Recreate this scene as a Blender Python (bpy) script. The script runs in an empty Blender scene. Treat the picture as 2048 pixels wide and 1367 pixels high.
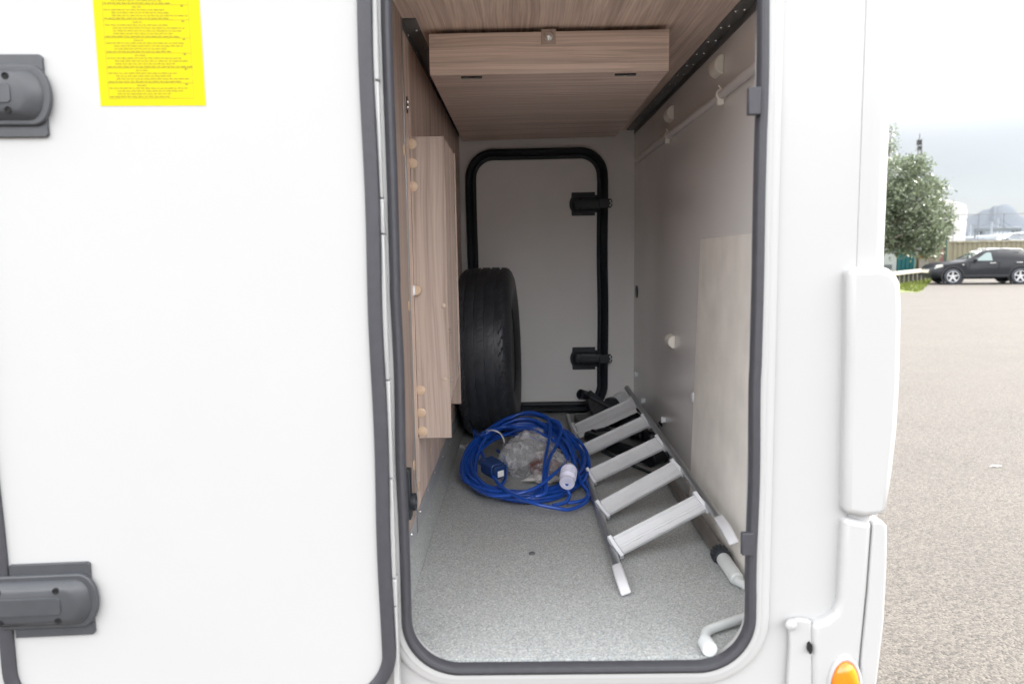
import bpy, bmesh, math, random
from mathutils import Vector, Matrix, noise
from mathutils.geometry import tessellate_polygon
random.seed(7)
PI = math.pi
S = bpy.context.scene
COL = S.collection
# ---------------------------------------------------------------- camera
F_PX = 1530.0
AX_R = Vector((0.99983246, 0.00908693, -0.01588943))
AX_F = Vector((-0.01088491, 0.99307189, -0.11700317))
AX_U = AX_R.cross(AX_F).normalized()
EYE = Vector((0, 0, 1.754))
cd = bpy.data.cameras.new('camera'); cam = bpy.data.objects.new('camera', cd); COL.objects.link(cam)
m = Matrix((AX_R, AX_U, -AX_F)).transposed().to_4x4(); m.translation = EYE
cam.matrix_world = m
cd.sensor_width = 36; cd.lens = F_PX / 2048 * 36; cd.clip_start = .05; cd.clip_end = 8000
cd.dof.use_dof = True; cd.dof.focus_distance = 2.5; cd.dof.aperture_fstop = 4.0
S.camera = cam
# ---------------------------------------------------------------- sky and sun
CLOUD, SKY = (6.6, 6.62, 6.7), .15        # cloud overhead; darker towards the horizon
SUN_EL, SUN_AZ = math.radians(40), math.radians(80)      # azimuth from +Y towards +X
W = bpy.data.worlds.new('World'); S.world = W; W.use_nodes = True
nt = W.node_tree; bg = nt.nodes['Background']
sk = nt.nodes.new('ShaderNodeTexSky'); sk.sky_type = 'NISHITA'; sk.sun_disc = False
sk.sun_elevation = SUN_EL; sk.sun_rotation = SUN_AZ; sk.air_density = 1.0; sk.dust_density = 1.0; sk.ozone_density = 1.0
# thin bright cloud over most of the sky
tcw = nt.nodes.new('ShaderNodeTexCoord'); nzw = nt.nodes.new('ShaderNodeTexNoise'); nzw.inputs['Scale'].default_value = 1.6; nzw.inputs['Detail'].default_value = 6
mpw = nt.nodes.new('ShaderNodeMapping'); mpw.inputs['Scale'].default_value = (1, 1, 2.5)
nt.links.new(tcw.outputs['Generated'], mpw.inputs['Vector']); nt.links.new(mpw.outputs[0], nzw.inputs['Vector'])
rw = nt.nodes.new('ShaderNodeMapRange'); rw.inputs[1].default_value = .3; rw.inputs[2].default_value = .7; rw.inputs[3].default_value = .94; rw.inputs[4].default_value = .99
nt.links.new(nzw.outputs['Fac'], rw.inputs[0])
mw = nt.nodes.new('ShaderNodeMix'); mw.data_type = 'RGBA'; nt.links.new(rw.outputs[0], mw.inputs[0]); nt.links.new(sk.outputs[0], mw.inputs[6]); sxw = nt.nodes.new('ShaderNodeSeparateXYZ'); nt.links.new(tcw.outputs['Generated'], sxw.inputs[0])
mrw = nt.nodes.new('ShaderNodeFloatCurve'); nt.links.new(sxw.outputs['Z'], mrw.inputs['Value'])
cv = mrw.mapping.curves[0]; cv.points[0].location = (0, .104); cv.points[1].location = (1, .52)      # pale blue-grey low down, glaring white bank above, thinner overhead
for p_ in ((.06, .107), (.12, .132), (.17, .36), (.23, .95), (.42, 1), (.65, .68)): cv.points.new(*p_)
mrw.mapping.update()
vmw = nt.nodes.new('ShaderNodeVectorMath'); vmw.operation = 'SCALE'; tw = nt.nodes.new('ShaderNodeValToRGB'); tw.color_ramp.elements[0].position = .03; tw.color_ramp.elements[0].color = (.93, .96, 1, 1); tw.color_ramp.elements[1].position = .20; tw.color_ramp.elements[1].color = (1, 1, 1, 1); nt.links.new(sxw.outputs['Z'], tw.inputs[0])
cmw = nt.nodes.new('ShaderNodeVectorMath'); cmw.operation = 'MULTIPLY'; cmw.inputs[1].default_value = CLOUD; nt.links.new(tw.outputs[0], cmw.inputs[0]); nt.links.new(cmw.outputs[0], vmw.inputs[0]); nt.links.new(mrw.outputs[0], vmw.inputs['Scale']); nt.links.new(vmw.outputs[0], mw.inputs[7])
nt.links.new(mw.outputs[2], bg.inputs[0]); bg.inputs[1].default_value = SKY
ld = bpy.data.lights.new('sun', 'SUN'); ld.energy = 2.6; ld.angle = math.radians(.5); ld.color = (1, .95, .88)
sun = bpy.data.objects.new('sun', ld); COL.objects.link(sun)
sd = Vector((math.sin(SUN_AZ) * math.cos(SUN_EL), math.cos(SUN_AZ) * math.cos(SUN_EL), math.sin(SUN_EL)))
sun.rotation_euler = sd.to_track_quat('Z', 'Y').to_euler(); sun.location = (20, 20, 30)
S.view_settings.view_transform = 'Standard'; S.view_settings.look = 'None'
S.view_settings.gamma = 1; S.view_settings.use_curve_mapping = False
S.view_settings.exposure = 2.56
S.render.engine = 'CYCLES'
S.cycles.max_bounces = 12; S.cycles.diffuse_bounces = 9; S.cycles.glossy_bounces = 4
S.cycles.transparent_max_bounces = 12; S.cycles.transmission_bounces = 6

# ---------------------------------------------------------------- measuring helpers (photo pixel -> place)
def ray(px, py):
    d = AX_F * F_PX + AX_R * (px - 1024) + AX_U * (683.5 - py)
    return d / d.y
def at(px, py, D): return EYE + ray(px, py) * D
def fl(px, py, z=1.0):
    r = ray(px, py); return EYE + r * ((z - EYE.z) / r.z)
def wl(px, py, X):
    r = ray(px, py); return EYE + r * (X / r.x)

# ---------------------------------------------------------------- materials
MATS = {}
def nodes(name):
    mt = bpy.data.materials.new(name); mt.use_nodes = True
    n = mt.node_tree.nodes; return mt, n, mt.node_tree.links, n['Principled BSDF']
def mat(name, col, rough=.5, metal=0, var=0.0, scale=30, bump=0, bscale=200, coat=0, spec=.5, rvar=0):
    if name in MATS: return MATS[name]
    mt, n, l, b = nodes(name)
    b.inputs['Base Color'].default_value = (*col, 1); b.inputs['Roughness'].default_value = rough
    b.inputs['Metallic'].default_value = metal; b.inputs['Coat Weight'].default_value = coat
    b.inputs['Specular IOR Level'].default_value = spec
    tc = n.new('ShaderNodeTexCoord')
    if var > 0:
        t = n.new('ShaderNodeTexNoise'); t.inputs['Scale'].default_value = scale; t.inputs['Detail'].default_value = 5
        r = n.new('ShaderNodeMapRange'); r.inputs[1].default_value = .3; r.inputs[2].default_value = .7
        r.inputs[3].default_value = 1 - var; r.inputs[4].default_value = 1 + var * .6
        h = n.new('ShaderNodeHueSaturation'); h.inputs['Color'].default_value = (*col, 1)
        l.new(tc.outputs['Object'], t.inputs['Vector']); l.new(t.outputs['Fac'], r.inputs[0])
        l.new(r.outputs[0], h.inputs['Value']); l.new(h.outputs[0], b.inputs['Base Color'])
        if rvar:
            r2 = n.new('ShaderNodeMapRange'); r2.inputs[3].default_value = rough - rvar; r2.inputs[4].default_value = rough + rvar
            l.new(t.outputs['Fac'], r2.inputs[0]); l.new(r2.outputs[0], b.inputs['Roughness'])
    if bump > 0:
        t = n.new('ShaderNodeTexNoise'); t.inputs['Scale'].default_value = bscale; t.inputs['Detail'].default_value = 3
        bp = n.new('ShaderNodeBump'); bp.inputs['Strength'].default_value = bump; bp.inputs['Distance'].default_value = .002
        l.new(tc.outputs['Object'], t.inputs['Vector']); l.new(t.outputs['Fac'], bp.inputs['Height']); l.new(bp.outputs[0], b.inputs['Normal'])
    MATS[name] = mt; return mt
def wood(name, axis, light, dark, off=0.0):
    mt, n, l, b = nodes(name)
    tc = n.new('ShaderNodeTexCoord')
    # slow waviness of the grain
    nz = n.new('ShaderNodeTexNoise'); nz.inputs['Scale'].default_value = 3.0; nz.inputs['Detail'].default_value = 2
    mp0 = n.new('ShaderNodeMapping'); s0 = [2.2, 2.2, 2.2]; s0[axis] = .55; mp0.inputs['Scale'].default_value = s0
    mp0.inputs['Location'].default_value = (off, off * 1.3, off * .7)
    l.new(tc.outputs['Object'], mp0.inputs['Vector']); l.new(mp0.outputs[0], nz.inputs['Vector'])
    mx = n.new('ShaderNodeVectorMath'); mx.operation = 'MULTIPLY_ADD'
    mx.inputs[1].default_value = (.035, .035, .035)
    l.new(nz.outputs['Color'], mx.inputs[0]); l.new(tc.outputs['Object'], mx.inputs[2])
    def layer(sc, along, det):
        mp = n.new('ShaderNodeMapping'); s = [sc] * 3; s[axis] = along; mp.inputs['Scale'].default_value = s
        mp.inputs['Location'].default_value = (off, off, off)
        t = n.new('ShaderNodeTexNoise'); t.inputs['Scale'].default_value = 1; t.inputs['Detail'].default_value = det; t.inputs['Roughness'].default_value = .62
        l.new(mx.outputs[0], mp.inputs['Vector']); l.new(mp.outputs[0], t.inputs['Vector']); return t.outputs['Fac']
    a = layer(105, .8, 4); c = layer(260, 2.2, 3); e = layer(18, .5, 2)
    m1 = n.new('ShaderNodeMix'); m1.inputs[0].default_value = .42; l.new(a, m1.inputs[2]); l.new(c, m1.inputs[3])
    m2 = n.new('ShaderNodeMix'); m2.inputs[0].default_value = .30; l.new(m1.outputs[0], m2.inputs[2]); l.new(e, m2.inputs[3])
    cr = n.new('ShaderNodeValToRGB'); cr.color_ramp.elements[0].position = .40; cr.color_ramp.elements[0].color = (*dark, 1)
    cr.color_ramp.elements[1].position = .58; cr.color_ramp.elements[1].color = (*light, 1)
    l.new(m2.outputs[0], cr.inputs[0]); l.new(cr.outputs[0], b.inputs['Base Color'])
    b.inputs['Roughness'].default_value = .48; b.inputs['Specular IOR Level'].default_value = .35
    bp = n.new('ShaderNodeBump'); bp.inputs['Strength'].default_value = .25; bp.inputs['Distance'].default_value = .0008
    l.new(c, bp.inputs['Height']); l.new(bp.outputs[0], b.inputs['Normal'])
    return mt
WL, WD = (.86, .70, .61), (.47, .355, .295)
wood_x = wood('wood_along_x', 0, WL, WD); wood_y = wood('wood_along_y', 1, WL, WD, 3.1); wood_z = wood('wood_along_z', 2, WL, WD, 5.7)
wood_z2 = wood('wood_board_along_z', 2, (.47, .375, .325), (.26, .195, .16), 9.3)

def speckle():
    mt, n, l, b = nodes('speckled_vinyl'); tc = n.new('ShaderNodeTexCoord')
    v = n.new('ShaderNodeTexVoronoi'); v.inputs['Scale'].default_value = 430
    l.new(tc.outputs['Object'], v.inputs['Vector'])
    sp = n.new('ShaderNodeSeparateColor'); l.new(v.outputs['Color'], sp.inputs[0])
    cr = n.new('ShaderNodeValToRGB'); cr.color_ramp.interpolation = 'CONSTANT'; E = cr.color_ramp.elements
    E[0].position = 0; E[0].color = (.235, .244, .242, 1); E[1].position = .16; E[1].color = (.31, .322, .318, 1)
    for p, c in ((.45, (.375, .388, .382)), (.72, (.42, .432, .426)), (.88, (.53, .545, .535)), (.97, (.33, .40, .46))):
        e = E.new(p); e.color = (*c, 1)
    l.new(sp.outputs[0], cr.inputs[0])
    nz = n.new('ShaderNodeTexNoise'); nz.inputs['Scale'].default_value = 4; nz.inputs['Detail'].default_value = 4
    l.new(tc.outputs['Object'], nz.inputs['Vector'])
    r = n.new('ShaderNodeMapRange'); r.inputs[1].default_value = .3; r.inputs[2].default_value = .7; r.inputs[3].default_value = .96; r.inputs[4].default_value = 1.03
    l.new(nz.outputs['Fac'], r.inputs[0])
    h = n.new('ShaderNodeHueSaturation'); l.new(cr.outputs[0], h.inputs['Color']); l.new(r.outputs[0], h.inputs['Value'])
    l.new(h.outputs[0], b.inputs['Base Color']); b.inputs['Roughness'].default_value = .55
    n2 = n.new('ShaderNodeTexNoise'); n2.inputs['Scale'].default_value = 300; l.new(tc.outputs['Object'], n2.inputs['Vector'])
    bp = n.new('ShaderNodeBump'); bp.inputs['Strength'].default_value = .3; bp.inputs['Distance'].default_value = .001
    l.new(n2.outputs['Fac'], bp.inputs['Height']); l.new(bp.outputs[0], b.inputs['Normal'])
    return mt
vinyl = speckle()
def chipseal():
    mt, n, l, b = nodes('pale_chipseal'); tc = n.new('ShaderNodeTexCoord')
    v = n.new('ShaderNodeTexVoronoi'); v.inputs['Scale'].default_value = 95; l.new(tc.outputs['Object'], v.inputs['Vector'])
    sp = n.new('ShaderNodeSeparateColor'); l.new(v.outputs['Color'], sp.inputs[0])
    cr = n.new('ShaderNodeValToRGB'); E = cr.color_ramp.elements
    E[0].position = 0; E[0].color = (.027, .0245, .021, 1); E[1].position = 1; E[1].color = (.098, .086, .074, 1)
    e = E.new(.35); e.color = (.056, .050, .044, 1)
    l.new(sp.outputs[0], cr.inputs[0])
    nz = n.new('ShaderNodeTexNoise'); nz.inputs['Scale'].default_value = .9; nz.inputs['Detail'].default_value = 6
    l.new(tc.outputs['Object'], nz.inputs['Vector'])
    r = n.new('ShaderNodeMapRange'); r.inputs[1].default_value = .3; r.inputs[2].default_value = .7; r.inputs[3].default_value = .93; r.inputs[4].default_value = 1.07
    l.new(nz.outputs['Fac'], r.inputs[0])
    h = n.new('ShaderNodeHueSaturation'); l.new(cr.outputs[0], h.inputs['Color']); l.new(r.outputs[0], h.inputs['Value'])
    l.new(h.outputs[0], b.inputs['Base Color']); b.inputs['Roughness'].default_value = .85
    bp = n.new('ShaderNodeBump'); bp.inputs['Strength'].default_value = .8; bp.inputs['Distance'].default_value = .005; bp.invert = True
    l.new(v.outputs['Distance'], bp.inputs['Height']); l.new(bp.outputs[0], b.inputs['Normal'])
    return mt
white = mat('white_gelcoat', (.42, .42, .42), .30, coat=.2, var=.012, scale=3)
white_door = mat('white_door_liner', (.42, .42, .42), .55, var=.012, scale=2, bump=.05)
seal_m = mat('grey_rubber_seal', (.042, .042, .050), .55, var=.10, scale=60, bump=.2, bscale=300)
seal_b = mat('black_rubber_seal', (.014, .019, .026), .5, var=.15, scale=40)
plast_g = mat('grey_latch_plastic', (.052, .055, .062), .38, var=.08, scale=40, bump=.1, bscale=500)
plast_b = mat('black_plastic', (.020, .025, .032), .45, var=.1, scale=40)
dark_hole = mat('dark_hole', (.004, .004, .005), .8)
liner = mat('cream_wall_liner', (.90, .885, .87), .42, var=.03, scale=5, bump=.05, bscale=400)
liner_r = mat('grey_wall_liner', (.82, .81, .80), .19, var=.02, scale=4, rvar=.05)
alu = mat('aluminium_extrusion', (.36, .37, .38), .42, .85, var=.08, scale=30)
alu_dark = mat('dull_aluminium_profile', (.17, .175, .18), .45, .35, var=.12, scale=25)
chrome = mat('bright_screw_metal', (.8, .8, .8), .2, 1)
cap_m = mat('beige_cover_cap', (.56, .42, .30), .5, var=.04)
cap_w = mat('ivory_plastic_cap', (.90, .87, .80), .35)
ply = mat('pale_board', (.84, .81, .76), .6, var=.10, scale=9, bump=.1, bscale=80)
alu_tr = mat('pale_anodised_tread', (.60, .61, .63), .50, .1, var=.05, scale=20)
alu_rail = mat('grey_anodised_rail', (.40, .42, .43), .36, .8, var=.08, scale=14)
endcap = mat('milky_end_cap', (.60, .61, .65), .4, var=.05)
rubber = mat('tyre_rubber', (.036, .040, .050), .42, var=.25, scale=25, bump=.25, bscale=160)
white_pl = mat('white_plastic', (.74, .76, .78), .35, var=.03)
plug_w = mat('plug_plastic', (.66, .66, .80), .4, var=.04)
blue_c = mat('blue_cable', (.008, .066, .37), .33, var=.10, scale=20, coat=.15)
navy = mat('navy_socket_plastic', (.010, .035, .13), .4, var=.1)
red_m = mat('brown_red_plastic', (.16, .06, .05), .5, var=.3, scale=90)
paper_m = mat('white_label_paper', (.78, .78, .76), .6)

# ---------------------------------------------------------------- mesh builder
class MB:
    def __init__(s, T=None): s.v = []; s.f = []; s.mi = []; s.T = T or Matrix(); s.k = 0
    def add(s, vs, fs, T=None, k=None):
        n = len(s.v); TT = s.T @ T if T else s.T
        s.v += [TT @ Vector(p) for p in vs]; s.f += [[i + n for i in f] for f in fs]; s.mi += [s.k if k is None else k] * len(fs)
        return s
    def box(s, a, b, T=None, k=None):
        x0, y0, z0 = [min(a[i], b[i]) for i in range(3)]; x1, y1, z1 = [max(a[i], b[i]) for i in range(3)]
        vs = [(x0, y0, z0), (x1, y0, z0), (x1, y1, z0), (x0, y1, z0), (x0, y0, z1), (x1, y0, z1), (x1, y1, z1), (x0, y1, z1)]
        return s.add(vs, [(0, 3, 2, 1), (4, 5, 6, 7), (0, 1, 5, 4), (1, 2, 6, 5), (2, 3, 7, 6), (3, 0, 4, 7)], T, k)
    def tube(s, pts, r, n=10, cap=True, k=None, closed=False):
        pts = [Vector(p) for p in pts]; N = len(pts); rs = r if isinstance(r, (list, tuple)) else [r] * N
        vs = []; fs = []; up = None
        for i, p in enumerate(pts):
            a = pts[(i - 1) % N] if (i or closed) else p; b = pts[(i + 1) % N] if (i < N - 1 or closed) else p
            t = (b - a).normalized()
            if up is None: up = t.orthogonal().normalized()
            up = up - t * up.dot(t)
            up = up.normalized() if up.length > 1e-6 else t.orthogonal().normalized()
            w = t.cross(up)
            vs += [p + (up * math.cos(2 * PI * j / n) + w * math.sin(2 * PI * j / n)) * rs[i] for j in range(n)]
        for i in range(N - (0 if closed else 1)):
            for j in range(n):
                a, b = i * n, ((i + 1) % N) * n; fs.append((a + j, a + (j + 1) % n, b + (j + 1) % n, b + j))
        if cap and not closed: fs.append(tuple(range(n))[::-1]); fs.append(tuple((N - 1) * n + j for j in range(n)))
        return s.add(vs, fs, None, k)
    def prism(s, poly, z0, z1, T=None, k=None, holes=()):
        """poly in (x, y) extruded along z of T"""
        loops = [poly] + list(holes); vs = []; fs = []
        for L in loops: vs += [(p[0], p[1], z0) for p in L]
        nv = len(vs); vs += [(p[0], p[1], z1) for p in vs[:nv]]
        if holes:
            tr = tessellate_polygon([[Vector((p[0], p[1], 0)) for p in L] for L in loops])
            for t in tr: fs.append(tuple(t)); fs.append(tuple(i + nv for i in t)[::-1])
        else:
            fs.append(tuple(range(len(poly)))[::-1]); fs.append(tuple(i + nv for i in range(len(poly))))
        o = 0
        for L in loops:
            n = len(L)
            for i in range(n): a, b = o + i, o + (i + 1) % n; fs.append((a, b, b + nv, a + nv))
            o += n
        return s.add(vs, fs, T, k)
    def sweep(s, loop, prof, k=None):
        """closed loop in local xz (list of (x,z)); prof: list of (outward offset, depth y)"""
        N = len(loop); n = len(prof); vs = []; fs = []
        for i in range(N):
            a = Vector(loop[i - 1]); b = Vector(loop[(i + 1) % N]); t = (b - a).normalized(); nn = Vector((t.y, -t.x))
            for o, d in prof: vs.append((loop[i][0] + nn.x * o, d, loop[i][1] + nn.y * o))
        for i in range(N):
            for j in range(n):
                a, b = i * n, ((i + 1) % N) * n; fs.append((a + j, a + (j + 1) % n, b + (j + 1) % n, b + j))
        return s.add(vs, fs, None, k)
    def lathe(s, prof, n=32, T=None, k=None, close=False):
        """prof (r, z) round z of T"""
        vs = []; fs = []; P = len(prof)
        for i in range(n):
            a = 2 * PI * i / n
            vs += [(r * math.cos(a), r * math.sin(a), z) for r, z in prof]
        for i in range(n):
            for j in range(P - (0 if close else 1)):
                a, b = i * P, ((i + 1) % n) * P; fs.append((a + j, b + j, b + (j + 1) % P, a + (j + 1) % P))
        return s.add(vs, fs, T, k)
    def build(s, name, mats, parent=None, smooth=40, bevel=0, seg=2, fix=True, kind=None, mat_obj=None):
        root = parent
        while root is not None and root.parent: root = root.parent
        off = root.location if root else Vector()
        me = bpy.data.meshes.new(name); me.from_pydata([tuple(v - off) for v in s.v], [], s.f)
        for mm in (mats if isinstance(mats, (list, tuple)) else [mats]): me.materials.append(mm)
        me.polygons.foreach_set('material_index', s.mi); me.update()
        if fix:
            b = bmesh.new(); b.from_mesh(me); bmesh.ops.recalc_face_normals(b, faces=b.faces); b.to_mesh(me); b.free()
        if smooth:
            me.polygons.foreach_set('use_smooth', [True] * len(me.polygons)); me.set_sharp_from_angle(angle=math.radians(smooth))
        o = bpy.data.objects.new(name, me); COL.objects.link(o)
        if parent: o.parent = parent
        if bevel:
            mo = o.modifiers.new('edge', 'BEVEL'); mo.width = bevel; mo.segments = seg; mo.limit_method = 'ANGLE'; mo.angle_limit = math.radians(38)
        if kind: o['kind'] = kind
        return o
def tag(o, label, cat, group=None):
    o['label'] = label; o['category'] = cat
    if group: o['group'] = group
    return o
def thing(name, label, cat, loc=(0, 0, 0), group=None):
    o = bpy.data.objects.new(name, None); COL.objects.link(o); o.location = loc; o.empty_display_size = .1
    return tag(o, label, cat, group)
def inst(src, name, parent, M):
    o = bpy.data.objects.new(name, src.data); COL.objects.link(o); o.parent = parent; o.matrix_local = M
    for md in src.modifiers:
        c = o.modifiers.new(md.name, md.type)
        if md.type == 'BEVEL': c.width = md.width; c.segments = md.segments; c.limit_method = md.limit_method; c.angle_limit = md.angle_limit
    return o
def rrect(x0, x1, z0, z1, r, n=10, clip=None):
    P = []
    rr = r if isinstance(r, (list, tuple)) else [r] * 4
    for (cx, cz, a0), q in zip(((x1, z1, 0), (x0, z1, 90), (x0, z0, 180), (x1, z0, 270)), rr):
        sx = -1 if cx == x1 else 1; sz = -1 if cz == z1 else 1
        for i in range(n + 1):
            a = math.radians(a0 + 90 * i / n); P.append((cx + sx * q + q * math.cos(a), cz + sz * q + q * math.sin(a)))
    return P[::-1]   # clockwise -> outward normal (t.y,-t.x) points out for reversed
def outward(loop):
    a = sum(loop[i - 1][0] * loop[i][1] - loop[i][0] * loop[i - 1][1] for i in range(len(loop)))
    return loop if a > 0 else loop[::-1]
def dense(loop, step=.03):
    out = []
    for i in range(len(loop)):
        a = Vector(loop[i]); b = Vector(loop[(i + 1) % len(loop)]); n = max(1, int((b - a).length / step))
        for j in range(n): out.append(tuple(a.lerp(b, j / n)))
    return out
def frame(o, x, y, z):
    M_ = Matrix((Vector(x).normalized(), Vector(y).normalized(), Vector(z).normalized())).transposed().to_4x4(); M_.translation = Vector(o); return M_
def dirframe(o, z):
    z = Vector(z).normalized(); x = z.orthogonal().normalized(); return frame(o, x, z.cross(x), z)

# ================================================================ SETTING: ground
g = MB()
N = 24
g.add([(-4000, -4000, 0), (4000, -4000, 0), (4000, 6000, 0), (-4000, 6000, 0)], [(0, 1, 2, 3)])
gr = g.build('ground', chipseal(), smooth=0, fix=False); gr['kind'] = 'structure'
def wide(name, poly, z, mt, kind='structure'):
    o = MB().add([(x, y, z) for x, y in poly], [tuple(range(len(poly)))]).build(name, mt, smooth=0, fix=False); o['kind'] = kind; return o

# ================================================================ THE MOTORHOME
XL, XR, ZF, ZC, YB = -.265, .53, 1.0, 2.294, 3.55
van = thing('motorhome', 'large white motorhome with its side locker door swung open on the wood lined garage', 'motorhome', (0, 1.37, 0))
OP = dict(x0=-.2076, x1=.4045, z0=.9985, z1=2.44, r=.085)
hole = outward(rrect(OP['x0'] - .006, OP['x1'] + .006, OP['z0'] - .006, OP['z1'] + .006, .09))
TX = frame((0, 0, 0), (1, 0, 0), (0, 0, 1), (0, 1, 0))     # local x,y -> world x,z ; z -> world y
# outer skin with the opening
b = MB(); b.prism([(-5.6, .62), (.585, .62), (.585, 3.05), (-5.6, 3.05)], 1.34, 1.365, TX, holes=[hole])
b.build('side_wall', white, van, smooth=30)
# moulded white flange round the opening
b = MB(); b.sweep(dense(outward(rrect(OP['x0'] - .022, OP['x1'] + .022, OP['z0'] - .022, OP['z1'] + .022, .105)), .05),
                  [(-.012, 1.36), (-.012, 1.331), (-.006, 1.327), (.004, 1.327), (.006, 1.3305), (.015, 1.3305), (.020, 1.333), (.020, 1.341)])
b.build('opening_flange', white, van)
# grey rubber seal of the opening, slightly wavy
lp = dense(outward(rrect(OP['x0'], OP['x1'], OP['z0'], OP['z1'], .088, 14)), .02)
b = MB()
prof = [(0, 1.342), (0, 1.324), (.003, 1.320), (.008, 1.319), (.011, 1.321), (.014, 1.322), (.0165, 1.325), (.017, 1.331), (.010, 1.342)]
wav = [(x + .0012 * math.sin(i * .37) * (1 if i % 41 < 20 else .3), z) for i, (x, z) in enumerate(lp)]
b.sweep(wav, prof); b.build('opening_seal', seal_m, van)
# strike plates on the right jamb
for (px, py, hpx) in ((1502, 204, 52), (1489, 1084, 48)):
    c = at(px, py, 1.325); h = hpx / 2 * 1.325 / F_PX
    b = MB(); b.box((c.x - .007, 1.314, c.z - h), (c.x + .014, 1.327, c.z + h)); b.build('strike_plate', seal_m, van, bevel=.002)
# reveal between skin and garage
b = MB(); b.sweep(dense(outward(rrect(OP['x0'] - .004, OP['x1'] + .004, OP['z0'] - .004, OP['z1'] + .004, .09)), .06),
                  [(.006, 1.342), (.014, 1.342), (.014, 1.3512), (.006, 1.3512)])
b.build('opening_reveal', seal_m, van)
# garage floor (vinyl sheet) with a shallow upstand on the left
b = MB(); b.box((-.2445, 1.3515, .97), (XR + .02, YB, ZF)); fo = b.build('garage_floor', vinyl, van, bevel=0)
b = MB(); b.add([(-.245, 1.365, .99), (-.245, YB, .99), (-.245, 1.365, 1.001), (-.245, YB, 1.001), (-.264, 1.365, 1.067), (-.264, YB, 1.067), (-.29, 1.365, 1.067), (-.29, YB, 1.067), (-.29, 1.365, .99), (-.29, YB, .99)],
              [(0, 2, 3, 1), (2, 4, 5, 3), (4, 6, 7, 5), (6, 8, 9, 7)])
b.build('floor_upstand', vinyl, van, smooth=0)
# floor drain plug
c = fl(1064, 1107); b = MB(); b.lathe([(0, .0045), (.006, .0045), (.008, .003), (.0085, 0)], 20, Matrix.Translation((c.x, c.y, ZF)))
b.build('floor_screw_cap', mat('grey_cap', (.10, .10, .11), .5), van)
# ceiling, back wall, right wall, left wall
b = MB(); b.box((XL - .03, 1.365, ZC), (XR + .03, YB + .02, ZC + .015)); b.build('garage_ceiling', wood_y, van)
b = MB(); b.box((XR, 1.365, .97), (XR + .03, YB, ZC)); b.build('right_wall', liner_r, van)
b = MB(); b.box((XL - .03, 1.835, 1.067), (XL, 2.42, ZC)); b.build('left_wall_panel', wood_z, van)
b = MB(); b.box((XL - .03, 2.4225, 1.067), (XL, YB, ZC)); b.build('left_wall_panel', wood_z, van)
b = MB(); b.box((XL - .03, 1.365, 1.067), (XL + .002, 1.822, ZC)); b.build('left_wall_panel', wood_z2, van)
b = MB(); b.box((XL - .03, 1.823, 1.067), (XL + .004, 1.834, ZC - .002)); b.build('edge_trim', alu, van, bevel=.001)
# ceiling/wall angle profiles with rivets
b = MB(); b.box((XR - .002, 1.385, ZC - .022), (XR - .0004, YB - .002, ZC - .003)); b.box((XR - .036, 1.385, ZC - .004), (XR - .0004, YB - .002, ZC - .0005))
b.build('corner_profile', alu_dark, van)
b = MB()
for i in range(16):
    y = 1.56 + i * .128
    b.lathe([(.0038, 0), (.0030, .0016), (0, .0022)], 8, frame((XR - .010, y, ZC - .004), (1, 0, 0), (0, -1, 0), (0, 0, -1)))
    b.lathe([(.0038, 0), (.0030, .0016), (0, .0022)], 8, frame((XR - .027, y + .01, ZC - .004), (1, 0, 0), (0, -1, 0), (0, 0, -1)))
b.build('rivets', chrome, van, kind='stuff')
b = MB(); b.box((XL + .0004, 1.842, ZC - .020), (XL + .002, YB - .002, ZC - .003)); b.box((XL + .0004, 1.842, ZC - .004), (XL + .034, YB - .002, ZC - .0005))
b.build('corner_profile', alu_dark, van)
b = MB()
for i in range(9):
    y = 1.93 + i * .16
    b.lathe([(.0038, 0), (.0030, .0016), (0, .0022)], 8, frame((XL + .024, y, ZC - .004), (1, 0, 0), (0, -1, 0), (0, 0, -1)))
    b.lathe([(.0038, 0), (.0030, .0016), (0, .0022)], 8, frame((XL + .002, y + .01, ZC - .012), (0, 1, 0), (0, 0, 1), (1, 0, 0)))
b.build('rivets', chrome, van, kind='stuff')
# skirting profile on the left above the floor
b = MB(); b.box((XL + .0006, 1.375, 1.060), (XL + .003, YB - .002, 1.112)); b.build('skirting_profile', mat('satin_grey_skirting', (.42, .43, .45), .4, .25), van)
b = MB()
for px, py in ((823, 1067), (840, 1014), (856, 975), (870, 941), (886, 912), (896, 890)):
    c = wl(px, py, XL + .003); b.lathe([(.0045, 0), (.0036, .002), (0, .0028)], 10, frame((XL + .003, c.y, min(max(c.z, 1.072), 1.1)), (0, 1, 0), (0, 0, 1), (1, 0, 0)))
b.build('rivets', chrome, van, kind='stuff')
# back wall with its door opening
RD = dict(x0=-.214, x1=.383, z0=1.026, z1=2.192)
b = MB(); b.box((XL - .03, YB, .97), (XR + .03, YB + .02, ZC + .02)); b.build('back_wall', liner, van)
b = MB(); b.box((-.244, YB - .006, ZF), (XR, YB - .0005, ZF + .018)); b.build('back_wall_sill', white_pl, van, bevel=.002)
rdoor = MB(); rdoor.box((RD['x0'] + .01, YB - .006, RD['z0'] + .01), (RD['x1'] - .01, YB - .001, RD['z1'] - .01)); rdoor = rdoor.build('rear_locker_door', mat('rear_door_liner', (.90, .89, .88), .45, var=.03, scale=4), van)
b = MB(); lp = dense(outward(rrect(RD['x0'], RD['x1'], RD['z0'], RD['z1'], .105, 14)), .02)
lp = [(x + .0015 * math.sin(i * .21), z + .0012 * math.sin(i * .17)) for i, (x, z) in enumerate(lp)]
b.sweep(lp, [(-.025, YB - .0015), (-.025, YB - .014), (-.019, YB - .020), (-.012, YB - .021), (-.006, YB - .017), (.0, YB - .030), (.012, YB - .036), (.021, YB - .030), (.025, YB - .016), (.025, YB - .0015)])
b.build('rear_door_seal', seal_b, van)

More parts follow.
